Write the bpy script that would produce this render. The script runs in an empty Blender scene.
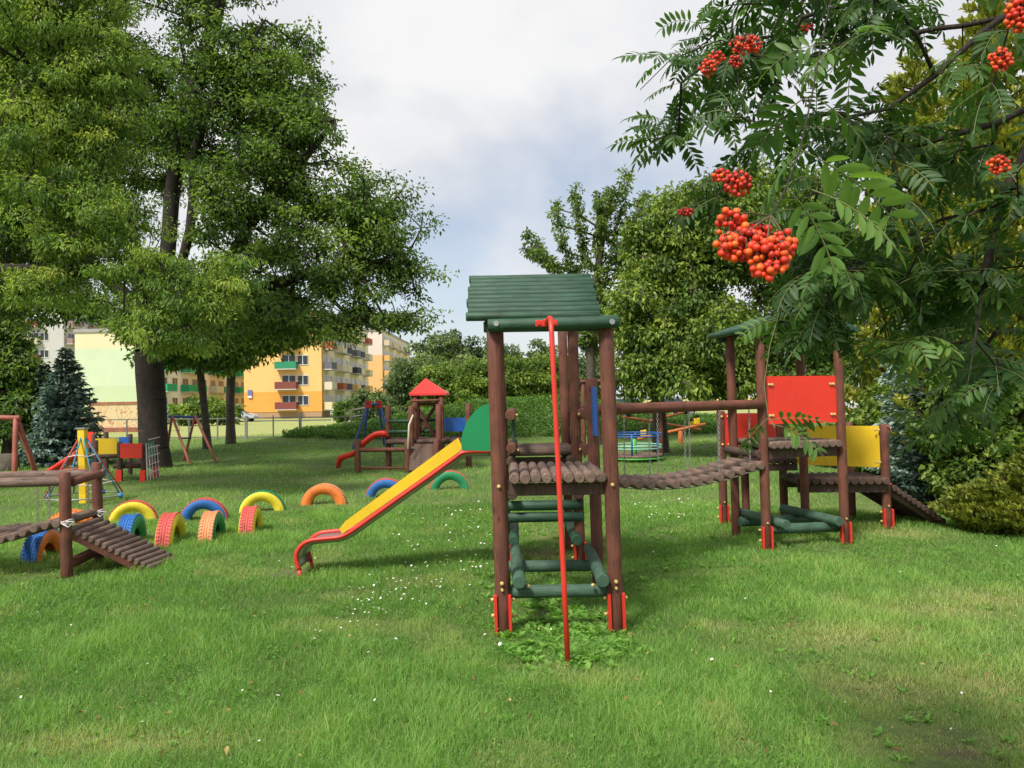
import bpy, math, random
import numpy as np
from mathutils import Vector, Matrix
R_ = math.radians
rng = np.random.default_rng(7)
random.seed(7)
sc = bpy.context.scene
COL = sc.collection
# ------------------------------------------------------------------ camera
CAMZ = 1.6
F_PX = 770.0
roll, pitch = R_(0.9), math.atan(16/770)
Fv = Vector((0, math.cos(pitch), math.sin(pitch)))
R0 = Vector((1, 0, 0)); U0 = Vector((0, -math.sin(pitch), math.cos(pitch)))
Rv = R0*math.cos(roll) - U0*math.sin(roll)
Uv = R0*math.sin(roll) + U0*math.cos(roll)
cam = bpy.data.objects.new('camera', bpy.data.cameras.new('camera'))
COL.objects.link(cam)
Bv = -Fv
cam.matrix_world = Matrix(((Rv.x, Uv.x, Bv.x, 0), (Rv.y, Uv.y, Bv.y, 0), (Rv.z, Uv.z, Bv.z, CAMZ), (0, 0, 0, 1)))
cam.data.sensor_width = 36; cam.data.lens = F_PX/1024*36
cam.data.clip_start = 0.05; cam.data.clip_end = 3000
sc.camera = cam
# ------------------------------------------------------------------ light
SUN_EL, SUN_AZ = R_(52), R_(215)      # azimuth clockwise from +Y: behind the camera, to the left
world = bpy.data.worlds.new('World'); sc.world = world; world.use_nodes = True
nt = world.node_tree; nt.nodes.clear()
def N(t, **k):
    n = nt.nodes.new(t)
    for a, b in k.items(): setattr(n, a, b)
    return n
def LK(a, b): nt.links.new(a, b)
wo = N('ShaderNodeOutputWorld'); bg = N('ShaderNodeBackground')
sky = N('ShaderNodeTexSky'); sky.sky_type = 'NISHITA'; sky.sun_disc = False
sky.sun_elevation = SUN_EL; sky.sun_rotation = SUN_AZ; sky.altitude = 100; sky.air_density = 1.0; sky.dust_density = 1.5
tc = N('ShaderNodeTexCoord'); sp = N('ShaderNodeSeparateXYZ'); LK(tc.outputs['Generated'], sp.inputs[0])
ad = N('ShaderNodeMath', operation='ADD'); ad.inputs[1].default_value = 0.42; LK(sp.outputs['Z'], ad.inputs[0])
mx_ = N('ShaderNodeMath', operation='MAXIMUM'); mx_.inputs[1].default_value = 0.05; LK(ad.outputs[0], mx_.inputs[0])
dx = N('ShaderNodeMath', operation='DIVIDE'); dy = N('ShaderNodeMath', operation='DIVIDE')
LK(sp.outputs['X'], dx.inputs[0]); LK(mx_.outputs[0], dx.inputs[1]); LK(sp.outputs['Y'], dy.inputs[0]); LK(mx_.outputs[0], dy.inputs[1])
cb = N('ShaderNodeCombineXYZ'); LK(dx.outputs[0], cb.inputs[0]); LK(dy.outputs[0], cb.inputs[1]); cb.inputs[2].default_value = 3.1
n1 = N('ShaderNodeTexNoise'); n1.inputs['Scale'].default_value = 1.5; n1.inputs['Detail'].default_value = 7; n1.inputs['Roughness'].default_value = 0.5; n1.inputs['Distortion'].default_value = 0.3
LK(cb.outputs[0], n1.inputs['Vector'])
r1 = N('ShaderNodeValToRGB'); r1.color_ramp.elements[0].position = 0.33; r1.color_ramp.elements[1].position = 0.53
r1.color_ramp.elements[0].color = (0.42, 0.42, 0.42, 1); r1.color_ramp.elements[1].color = (1, 1, 1, 1)
LK(n1.outputs['Fac'], r1.inputs['Fac'])
n2 = N('ShaderNodeTexNoise'); n2.inputs['Scale'].default_value = 1.9; n2.inputs['Detail'].default_value = 6
mp = N('ShaderNodeMapping'); mp.inputs['Location'].default_value = (4.3, 1.2, 7.7); LK(cb.outputs[0], mp.inputs[0]); LK(mp.outputs[0], n2.inputs['Vector'])
r2 = N('ShaderNodeValToRGB'); r2.color_ramp.elements[0].position = 0.36; r2.color_ramp.elements[1].position = 0.62
r2.color_ramp.elements[0].color = (4.7, 4.85, 5.25, 1); r2.color_ramp.elements[1].color = (6.2, 6.2, 6.2, 1)
LK(n2.outputs['Fac'], r2.inputs['Fac'])
mixc = N('ShaderNodeMix', data_type='RGBA'); LK(r1.outputs['Color'], mixc.inputs[0]); LK(sky.outputs[0], mixc.inputs[6]); LK(r2.outputs['Color'], mixc.inputs[7])
LK(mixc.outputs[2], bg.inputs['Color']); bg.inputs['Strength'].default_value = 0.085
LK(bg.outputs[0], wo.inputs[0])
sun = bpy.data.objects.new('sun', bpy.data.lights.new('sun', 'SUN')); COL.objects.link(sun)
sun.data.energy = 2.8; sun.data.angle = R_(11); sun.data.color = (1.0, 0.95, 0.86)
sdir = Vector((math.sin(SUN_AZ)*math.cos(SUN_EL), math.cos(SUN_AZ)*math.cos(SUN_EL), math.sin(SUN_EL)))
sun.rotation_euler = (sdir).to_track_quat('Z', 'Y').to_euler()
sun.location = (0, 0, 30)
sc.view_settings.view_transform = 'Standard'; sc.view_settings.look = 'None'
sc.view_settings.exposure = 0.82; sc.view_settings.gamma = 1
sc.render.engine = 'CYCLES'
try:
    sc.cycles.max_bounces = 6; sc.cycles.diffuse_bounces = 3; sc.cycles.transmission_bounces = 4; sc.cycles.transparent_max_bounces = 4
except Exception: pass

# ------------------------------------------------------------------ pixel -> world helpers
def ray(px, py): return Fv + Rv*((px-512)/F_PX) + Uv*((384-py)/F_PX)
def at(px, py, Y):
    d = ray(px, py); t = Y/d.y
    return Vector((0, 0, CAMZ)) + d*t
def sstep(a, b, x):
    t = np.clip((x-a)/(b-a), 0, 1); return t*t*(3-2*t)
def hgt(x, y):
    x = np.asarray(x, float); y = np.asarray(y, float)
    hx = sstep(-15.5, 0.5, x)**1.7*1.5*(1-0.65*sstep(2, 9, x))
    m = hx*sstep(28.5, 36, y)*(1-0.55*sstep(40, 60, y))
    return m + 0.02*np.sin(x*1.3+0.7*y)*np.cos(y*1.1-0.4*x) - 0.02 - 0.42*sstep(55, 90, y)
def H(x, y): return float(hgt(x, y))
def G(px, py):
    d = ray(px, py); z = 0
    for _ in range(12):
        t = (z-CAMZ)/d.z; p = Vector((0, 0, CAMZ))+d*t; z = H(p.x, p.y)
    return p
def vnoise(x, y, s, seed=0):
    x = np.asarray(x)/s; y = np.asarray(y)/s
    xi = np.floor(x).astype(int); yi = np.floor(y).astype(int); fx = x-xi; fy = y-yi
    fx = fx*fx*(3-2*fx); fy = fy*fy*(3-2*fy)
    def hsh(a, b):
        h = (a*374761393 + b*668265263 + seed*1442695041) & 0xffffffff
        h = ((h ^ (h >> 13))*1274126177) & 0xffffffff
        return ((h ^ (h >> 16)) & 0xffff)/65535.0
    a = hsh(xi, yi); b = hsh(xi+1, yi); c = hsh(xi, yi+1); d = hsh(xi+1, yi+1)
    return (a*(1-fx)+b*fx)*(1-fy)+(c*(1-fx)+d*fx)*fy

# ------------------------------------------------------------------ materials
MATS = {}
def newmat(name):
    m = bpy.data.materials.new(name); m.use_nodes = True
    return m, m.node_tree, m.node_tree.nodes['Principled BSDF']
def paint(name, col, rough=0.5, var=0.12, scale=3.0, bump=0.0, metal=0.0, dirt=0.0, coord='lc', bscale=60, dcol=(0.16, 0.12, 0.085)):
    """painted / plain surface with mottling"""
    if name in MATS: return MATS[name]
    m, t, b = newmat(name); n = t.nodes; l = t.links
    if coord == 'lc':
        c = n.new('ShaderNodeAttribute'); c.attribute_name = 'lc'; vec = c.outputs['Vector']
    else:
        c = n.new('ShaderNodeTexCoord'); vec = c.outputs['Object']
    nz = n.new('ShaderNodeTexNoise'); nz.inputs['Scale'].default_value = scale; nz.inputs['Detail'].default_value = 6; nz.inputs['Roughness'].default_value = 0.65
    l.new(vec, nz.inputs['Vector'])
    r = n.new('ShaderNodeValToRGB'); l.new(nz.outputs['Fac'], r.inputs['Fac'])
    r.color_ramp.elements[0].position = 0.3; r.color_ramp.elements[1].position = 0.72
    r.color_ramp.elements[0].color = tuple(x*(1-var) for x in col)+(1,)
    r.color_ramp.elements[1].color = tuple(min(1, x*(1+var)+0.01*var) for x in col)+(1,)
    out = r.outputs['Color']
    if dirt:
        n3 = n.new('ShaderNodeTexNoise'); n3.inputs['Scale'].default_value = scale*5; n3.inputs['Detail'].default_value = 8; n3.inputs['Roughness'].default_value = 0.8
        l.new(vec, n3.inputs['Vector'])
        r3 = n.new('ShaderNodeValToRGB'); r3.color_ramp.elements[0].position = 0.56; r3.color_ramp.elements[1].position = 0.72
        r3.color_ramp.elements[1].color = (dirt, dirt, dirt, 1); r3.color_ramp.elements[0].color = (0, 0, 0, 1); l.new(n3.outputs['Fac'], r3.inputs['Fac'])
        mm = n.new('ShaderNodeMix'); mm.data_type = 'RGBA'; l.new(r3.outputs['Color'], mm.inputs[0]); l.new(out, mm.inputs[6]); mm.inputs[7].default_value = dcol+(1,)
        out = mm.outputs[2]
    l.new(out, b.inputs['Base Color'])
    b.inputs['Roughness'].default_value = rough; b.inputs['Metallic'].default_value = metal
    if bump:
        n2 = n.new('ShaderNodeTexNoise'); n2.inputs['Scale'].default_value = bscale; n2.inputs['Detail'].default_value = 4; l.new(vec, n2.inputs['Vector'])
        bp = n.new('ShaderNodeBump'); bp.inputs['Strength'].default_value = bump; bp.inputs['Distance'].default_value = 0.01
        l.new(n2.outputs['Fac'], bp.inputs['Height']); l.new(bp.outputs[0], b.inputs['Normal'])
    MATS[name] = m; return m
def wood(name, c1, c2, c3, rough=0.75):
    """log wood: grain runs along the log (lc = radial x, radial y, distance along)"""
    m, t, b = newmat(name); n = t.nodes; l = t.links
    c = n.new('ShaderNodeAttribute'); c.attribute_name = 'lc'
    mp = n.new('ShaderNodeMapping'); mp.inputs['Scale'].default_value = (1.0, 1.0, 0.045); l.new(c.outputs['Vector'], mp.inputs[0])
    nz = n.new('ShaderNodeTexNoise'); nz.inputs['Scale'].default_value = 110; nz.inputs['Detail'].default_value = 6; nz.inputs['Roughness'].default_value = 0.7
    l.new(mp.outputs[0], nz.inputs['Vector'])
    n2 = n.new('ShaderNodeTexNoise'); n2.inputs['Scale'].default_value = 7; n2.inputs['Detail'].default_value = 5; l.new(c.outputs['Vector'], n2.inputs['Vector'])
    r = n.new('ShaderNodeValToRGB'); l.new(nz.outputs['Fac'], r.inputs['Fac'])
    r.color_ramp.elements[0].position = 0.3; r.color_ramp.elements[0].color = c1+(1,)
    r.color_ramp.elements[1].position = 0.75; r.color_ramp.elements[1].color = c3+(1,)
    e = r.color_ramp.elements.new(0.5); e.color = c2+(1,)
    mm = n.new('ShaderNodeMix'); mm.data_type = 'RGBA'; mm.blend_type = 'MULTIPLY'; mm.inputs[0].default_value = 1
    r2 = n.new('ShaderNodeValToRGB'); l.new(n2.outputs['Fac'], r2.inputs['Fac'])
    r2.color_ramp.elements[0].position = 0.25; r2.color_ramp.elements[0].color = (0.6, 0.6, 0.6, 1); r2.color_ramp.elements[1].position = 0.8; r2.color_ramp.elements[1].color = (1.3, 1.25, 1.2, 1)
    l.new(r.outputs['Color'], mm.inputs[6]); l.new(r2.outputs['Color'], mm.inputs[7]); 
    # dark knots
    vo = n.new('ShaderNodeTexVoronoi'); vo.inputs['Scale'].default_value = 4.2
    mp2 = n.new('ShaderNodeMapping'); mp2.inputs['Scale'].default_value = (2.0, 2.0, 0.8); l.new(c.outputs['Vector'], mp2.inputs[0]); l.new(mp2.outputs[0], vo.inputs['Vector'])
    r4 = n.new('ShaderNodeValToRGB'); r4.color_ramp.elements[0].position = 0.05; r4.color_ramp.elements[0].color = (0.35, 0.35, 0.35, 1); r4.color_ramp.elements[1].position = 0.11; r4.color_ramp.elements[1].color = (1, 1, 1, 1)
    l.new(vo.outputs['Distance'], r4.inputs['Fac'])
    m3 = n.new('ShaderNodeMix'); m3.data_type = 'RGBA'; m3.blend_type = 'MULTIPLY'; m3.inputs[0].default_value = 1
    l.new(mm.outputs[2], m3.inputs[6]); l.new(r4.outputs['Color'], m3.inputs[7]); l.new(m3.outputs[2], b.inputs['Base Color'])
    mp3 = n.new('ShaderNodeMapping'); mp3.inputs['Scale'].default_value = (1.0, 1.0, 0.03); l.new(c.outputs['Vector'], mp3.inputs[0])
    nc = n.new('ShaderNodeTexNoise'); nc.inputs['Scale'].default_value = 38; nc.inputs['Detail'].default_value = 3; l.new(mp3.outputs[0], nc.inputs['Vector'])
    rc = n.new('ShaderNodeValToRGB'); l.new(nc.outputs['Fac'], rc.inputs['Fac'])
    for e_, (ps, cl) in enumerate(((0.475, 1.0), (0.495, 0.25), (0.515, 1.0))):
        el = rc.color_ramp.elements[e_] if e_ < 2 else rc.color_ramp.elements.new(ps)
        el.position = ps; el.color = (cl, cl, cl, 1)
    nm = n.new('ShaderNodeTexNoise'); nm.inputs['Scale'].default_value = 5; nm.inputs['Detail'].default_value = 2; l.new(c.outputs['Vector'], nm.inputs['Vector'])
    rm = n.new('ShaderNodeValToRGB'); rm.color_ramp.elements[0].position = 0.5; rm.color_ramp.elements[1].position = 0.6; l.new(nm.outputs['Fac'], rm.inputs['Fac'])
    m4 = n.new('ShaderNodeMix'); m4.data_type = 'RGBA'; m4.blend_type = 'MULTIPLY'; l.new(rm.outputs['Color'], m4.inputs[0]); l.new(m3.outputs[2], m4.inputs[6]); l.new(rc.outputs['Color'], m4.inputs[7]); l.new(m4.outputs[2], b.inputs['Base Color'])
    # pale scuffs and grey weathering
    ns = n.new('ShaderNodeTexNoise'); ns.inputs['Scale'].default_value = 22; ns.inputs['Detail'].default_value = 9; ns.inputs['Roughness'].default_value = 0.85; l.new(c.outputs['Vector'], ns.inputs['Vector'])
    rs = n.new('ShaderNodeValToRGB'); rs.color_ramp.elements[0].position = 0.60; rs.color_ramp.elements[0].color = (0, 0, 0, 1); rs.color_ramp.elements[1].position = 0.74; rs.color_ramp.elements[1].color = (.55, .55, .55, 1); l.new(ns.outputs['Fac'], rs.inputs['Fac'])
    m5 = n.new('ShaderNodeMix'); m5.data_type = 'RGBA'; l.new(rs.outputs['Color'], m5.inputs[0]); l.new(m4.outputs[2], m5.inputs[6]); m5.inputs[7].default_value = tuple(x*1.3+0.04 for x in c3)+(1,); l.new(m5.outputs[2], b.inputs['Base Color'])
    b.inputs['Roughness'].default_value = rough
    bp = n.new('ShaderNodeBump'); bp.inputs['Strength'].default_value = 0.6; bp.inputs['Distance'].default_value = 0.004
    l.new(nz.outputs['Fac'], bp.inputs['Height']); l.new(bp.outputs[0], b.inputs['Normal'])
    MATS[name] = m; return m
def leafmat(name, dark, mid, light, trans=0.3, rough=0.5, dry=None):
    m, t, b = newmat(name); n = t.nodes; l = t.links
    a = n.new('ShaderNodeAttribute'); a.attribute_name = 'tint'
    r = n.new('ShaderNodeValToRGB'); r.color_ramp.elements[0].color = dark+(1,); r.color_ramp.elements[1].color = light+(1,)
    e = r.color_ramp.elements.new(0.5); e.color = mid+(1,)
    l.new(a.outputs['Fac'], r.inputs['Fac']); out = r.outputs['Color']
    if dry:
        a2 = n.new('ShaderNodeAttribute'); a2.attribute_name = 'dry'
        mm = n.new('ShaderNodeMix'); mm.data_type = 'RGBA'; l.new(a2.outputs['Fac'], mm.inputs[0]); l.new(out, mm.inputs[6]); mm.inputs[7].default_value = dry+(1,); out = mm.outputs[2]
    l.new(out, b.inputs['Base Color']); b.inputs['Roughness'].default_value = rough
    try: b.inputs['Specular IOR Level'].default_value = 0.35
    except Exception: pass
    if trans:
        tr = n.new('ShaderNodeBsdfTranslucent'); hs = n.new('ShaderNodeMix'); hs.data_type = 'RGBA'; hs.blend_type = 'MULTIPLY'; hs.inputs[0].default_value = 1
        l.new(out, hs.inputs[6]); hs.inputs[7].default_value = (1.5, 1.6, 0.7, 1); l.new(hs.outputs[2], tr.inputs['Color'])
        ms = n.new('ShaderNodeMixShader'); ms.inputs[0].default_value = trans
        l.new(b.outputs[0], ms.inputs[1]); l.new(tr.outputs[0], ms.inputs[2]); l.new(ms.outputs[0], n['Material Output'].inputs['Surface'])
    MATS[name] = m; return m
BROWN = wood('brown_wood', (0.088, 0.028, 0.017), (0.155, 0.053, 0.032), (0.21, 0.078, 0.046))
DECK = wood('weathered_wood', (0.085, 0.055, 0.042), (0.17, 0.112, 0.088), (0.27, 0.20, 0.165), 0.85)
DARKW = wood('dark_wood', (0.05, 0.028, 0.022), (0.09, 0.052, 0.04), (0.15, 0.095, 0.075), 0.85)
GREENW = wood('green_wood', (0.012, 0.042, 0.024), (0.022, 0.075, 0.042), (0.045, 0.115, 0.068), 0.6)
LGREENW = wood('faded_green_wood', (0.03, 0.075, 0.05), (0.05, 0.115, 0.075), (0.10, 0.16, 0.12), 0.7)
RED = paint('red_paint', (0.62, 0.035, 0.02), 0.42, 0.15, 2, dirt=0.35)
REDPANEL = paint('red_panel', (0.76, 0.035, 0.016), 0.45, 0.14, 1.8, dirt=0.22)
YELLOWP = paint('yellow_panel', (0.82, 0.53, 0.02), 0.45, 0.13, 1.8, dirt=0.25)
BLUEP = paint('blue_panel', (0.02, 0.11, 0.42), 0.45, 0.1, 2, dirt=0.2)
GREENP = paint('green_panel', (0.01, 0.24, 0.085), 0.4, 0.08, 2, dirt=0.15)
BRASS = paint('bolt_cap', (0.62, 0.44, 0.16), 0.4, 0.1, 5)
ORANGEB = paint('orange_paint', (0.55, 0.16, 0.04), 0.5, 0.15, 3, dirt=0.3)
STEEL = paint('steel', (0.45, 0.45, 0.44), 0.35, 0.12, 5, metal=0.7)
CHAINM = paint('chain_steel', (0.30, 0.29, 0.27), 0.5, 0.2, 20, metal=0.6)
BLACK = paint('black_rubber', (0.015, 0.015, 0.016), 0.7, 0.2, 8)
BARK = wood('bark', (0.010, 0.008, 0.006), (0.028, 0.021, 0.016), (0.07, 0.055, 0.042), 0.95)
BARK2 = wood('grey_bark', (0.05, 0.042, 0.032), (0.10, 0.085, 0.065), (0.17, 0.15, 0.12), 0.95)
GLASS = paint('window_glass', (0.035, 0.045, 0.055), 0.12, 0.3, 0.4)
WHITEF = paint('white_frame', (0.72, 0.72, 0.70), 0.5, 0.06, 1)

# ------------------------------------------------------------------ mesh builder
def frame(d):
    d = d.normalized()
    a = Vector((0, 0, 1)) if abs(d.z) < 0.9 else Vector((0, 1, 0))
    u = a.cross(d).normalized(); v = d.cross(u).normalized()
    return u, v, d
class MB:
    def __init__(s, xf=None): s.v = []; s.f = []; s.sm = []; s.lc = []; s.xf = xf; s.o = random.random()*20; s.cuts = []; s.hold = False
    def add(s, vs, fs, smooth, lcs=None):
        b = len(s.v)
        if not s.hold or not s.cuts: s.cuts.append((len(s.v), len(s.f)))
        if lcs is None: lcs = [(p[0]+s.o, p[1], p[2]) for p in vs]
        if s.xf: vs = [s.xf(Vector(p)) for p in vs]
        s.v += [tuple(p) for p in vs]; s.lc += [tuple(p) for p in lcs]
        s.f += [tuple(i+b for i in f) for f in fs]
        s.sm += ([smooth]*len(fs) if isinstance(smooth, bool) else smooth)
        return s
    def tube(s, pts, rad, seg=12, cap=True, chamfer=0.0):
        pts = [Vector(p) for p in pts]; n = len(pts)
        if not hasattr(rad, '__len__'): rad = [rad]*n
        rad = list(rad)
        if chamfer and n >= 2:
            d0 = (pts[1]-pts[0]).normalized(); d1 = (pts[-1]-pts[-2]).normalized()
            pts = [pts[0], pts[0]+d0*chamfer]+pts[1:-1]+[pts[-1]-d1*chamfer, pts[-1]]
            rad = [rad[0]-chamfer, rad[0]]+rad[1:-1]+[rad[-1], rad[-1]-chamfer]; n = len(pts)
        vs = []; lcs = []; al = 0; u = None; off = s.o+random.random()*10
        for i, p in enumerate(pts):
            d = (pts[min(i+1, n-1)]-pts[max(i-1, 0)]).normalized()
            if u is None: u, v, _ = frame(d)
            else:
                u = (u-d*u.dot(d)).normalized(); v = d.cross(u)
            if i: al += (p-pts[i-1]).length
            for k in range(seg):
                a = 2*math.pi*k/seg; c, q = math.cos(a), math.sin(a)
                vs.append(p+(u*c+v*q)*rad[i]); lcs.append((c*rad[i]+off, q*rad[i], al+off))
        fs = []; sm = []
        for i in range(n-1):
            for k in range(seg):
                k2 = (k+1) % seg
                fs.append((i*seg+k, i*seg+k2, (i+1)*seg+k2, (i+1)*seg+k)); sm.append(True)
        if cap:
            fs.append(tuple(range(seg-1, -1, -1))); sm.append(False)
            fs.append(tuple((n-1)*seg+k for k in range(seg))); sm.append(False)
        return s.add(vs, fs, sm, lcs)
    def log(s, p0, p1, r, seg=16, rings=6, ch=0.006, taper=0.0):
        p0, p1 = Vector(p0), Vector(p1); L = (p1-p0).length
        n = max(2, min(rings, int(L/0.2)+2))
        pts = [p0.lerp(p1, i/(n-1)) for i in range(n)]
        ra = [r*(1+random.uniform(-.03, .03))*(1-taper*i/(n-1)) for i in range(n)]
        return s.tube(pts, ra, seg, True, min(ch, r*0.4))
    def box(s, c, size, rot=None, bev=0.0):
        c = Vector(c); hx, hy, hz = [q/2 for q in size]
        if bev <= 0:
            P = [(-hx, -hy, -hz), (hx, -hy, -hz), (hx, hy, -hz), (-hx, hy, -hz), (-hx, -hy, hz), (hx, -hy, hz), (hx, hy, hz), (-hx, hy, hz)]
            Fs = [(0, 3, 2, 1), (4, 5, 6, 7), (0, 1, 5, 4), (1, 2, 6, 5), (2, 3, 7, 6), (3, 0, 4, 7)]
        else:
            b = bev; P = []
            for sx in (-1, 1):
                for sy in (-1, 1):
                    for sz in (-1, 1):
                        P += [(sx*hx, sy*(hy-b), sz*(hz-b)), (sx*(hx-b), sy*hy, sz*(hz-b)), (sx*(hx-b), sy*(hy-b), sz*hz)]
            def I(sx, sy, sz, k): return (((sx > 0)*2+(sy > 0))*2+(sz > 0))*3+k
            Fs = []
            for q in (-1, 1):
                a = [I(q, -1, -1, 0), I(q, 1, -1, 0), I(q, 1, 1, 0), I(q, -1, 1, 0)]; Fs.append(tuple(a if q > 0 else a[::-1]))
                a = [I(-1, q, -1, 1), I(-1, q, 1, 1), I(1, q, 1, 1), I(1, q, -1, 1)]; Fs.append(tuple(a if q > 0 else a[::-1]))
                a = [I(-1, -1, q, 2), I(1, -1, q, 2), I(1, 1, q, 2), I(-1, 1, q, 2)]; Fs.append(tuple(a if q > 0 else a[::-1]))
            for a in (-1, 1):
                for b2 in (-1, 1):
                    Fs.append((I(-1, a, b2, 1), I(1, a, b2, 1), I(1, a, b2, 2), I(-1, a, b2, 2)))
                    Fs.append((I(a, -1, b2, 0), I(a, 1, b2, 0), I(a, 1, b2, 2), I(a, -1, b2, 2)))
                    Fs.append((I(a, b2, -1, 0), I(a, b2, 1, 0), I(a, b2, 1, 1), I(a, b2, -1, 1)))
                    for c2 in (-1, 1): Fs.append((I(a, b2, c2, 0), I(a, b2, c2, 1), I(a, b2, c2, 2)))
        vs = [Vector(p) for p in P]
        if rot is not None: vs = [rot @ p for p in vs]
        return s.add([p+c for p in vs], Fs, False, [(p[0]+s.o, p[1], p[2]) for p in P])
    def board(s, p0, p1, w, t, up=Vector((0, 0, 1)), bev=0.0):
        """box from p0 to p1; w = size along 'up', t = thickness"""
        p0, p1 = Vector(p0), Vector(p1); d = (p1-p0); L = d.length; d.normalize()
        side = up.cross(d).normalized(); u2 = d.cross(side).normalized()
        rot = Matrix((d, side, u2)).transposed()
        return s.box((p0+p1)/2, (L, t, w), rot, bev)
    def ball(s, c, r, seg=8, rings=6, sz=1.0):
        c = Vector(c); vs = []; fs = []
        for i in range(rings+1):
            th = math.pi*i/rings
            for k in range(seg):
                a = 2*math.pi*k/seg
                vs.append(c+Vector((math.sin(th)*math.cos(a)*r, math.sin(th)*math.sin(a)*r, math.cos(th)*r*sz)))
        for i in range(rings):
            for k in range(seg):
                k2 = (k+1) % seg; fs.append((i*seg+k, (i+1)*seg+k, (i+1)*seg+k2, i*seg+k2))
        return s.add(vs, fs, True)
    def prism(s, poly, ext):
        """poly: list of 3D points (planar), extruded by vector ext"""
        poly = [Vector(p) for p in poly]; ext = Vector(ext); n = len(poly)
        vs = poly+[p+ext for p in poly]
        fs = [tuple(range(n)), tuple(range(2*n-1, n-1, -1))]+[(i, i+n, (i+1) % n+n, (i+1) % n) for i in range(n)]
        return s.add(vs, fs, False)
    def strip(s, rows, smooth=True, closed=False):
        """rows of points joined as quads"""
        m = len(rows[0]); vs = [p for r in rows for p in r]; fs = []
        for i in range(len(rows)-1):
            for k in range(m if closed else m-1):
                k2 = (k+1) % m; fs.append((i*m+k, i*m+k2, (i+1)*m+k2, (i+1)*m+k))
        return s.add(vs, fs, smooth)
    def piece(s): s.cuts.append((len(s.v), len(s.f))); s.hold = True
    def build_each(s, name, mat, parent=None):
        cs = sorted(set(s.cuts))+[(len(s.v), len(s.f))]; out = []
        for (v0, f0), (v1, f1) in zip(cs[:-1], cs[1:]):
            if f1 == f0: continue
            m = MB(); m.v = s.v[v0:v1]; m.lc = s.lc[v0:v1]; m.f = [tuple(i-v0 for i in f) for f in s.f[f0:f1]]; m.sm = s.sm[f0:f1]
            out.append(m.build(name, mat, parent))
        return out
    def build(s, name, mat, parent=None, kind=None):
        me = bpy.data.meshes.new(name)
        off = Vector((0, 0, 0))
        if parent is not None: off = Vector(parent['_o'])
        v = [(p[0]-off.x, p[1]-off.y, p[2]-off.z) for p in s.v]
        me.from_pydata(v, [], s.f); me.update()
        me.polygons.foreach_set('use_smooth', s.sm)
        a = me.attributes.new('lc', 'FLOAT_VECTOR', 'POINT'); a.data.foreach_set('vector', np.array(s.lc, dtype=np.float32).ravel())
        me.materials.append(mat)
        o = bpy.data.objects.new(name, me); COL.objects.link(o)
        if parent is not None: o.parent = parent
        o['_o'] = tuple(off)
        if kind: o['kind'] = kind
        return o
def thing(name, label, cat, loc=(0, 0, 0), group=None):
    o = bpy.data.objects.new(name, None); COL.objects.link(o); o.location = loc; o['_o'] = tuple(loc)
    o.empty_display_size = 0.2
    o['label'] = label; o['category'] = cat
    if group: o['group'] = group
    return o
def tag(o, label, cat, group=None, kind=None):
    o['label'] = label; o['category'] = cat
    if group: o['group'] = group
    if kind: o['kind'] = kind
    return o
def dup(root, loc, rotz=0.0, scale=None, label=None, group=None):
    r = root.copy(); COL.objects.link(r); r.location = loc; r.rotation_euler = (0, 0, rotz)
    if scale is not None: r.scale = scale if hasattr(scale, '__len__') else (scale,)*3
    if label: r['label'] = label
    if group: r['group'] = group
    for ch in list(root.children):
        c = ch.copy(); COL.objects.link(c); c.parent = r
        for g in list(ch.children):
            d = g.copy(); COL.objects.link(d); d.parent = c
    return r

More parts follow.
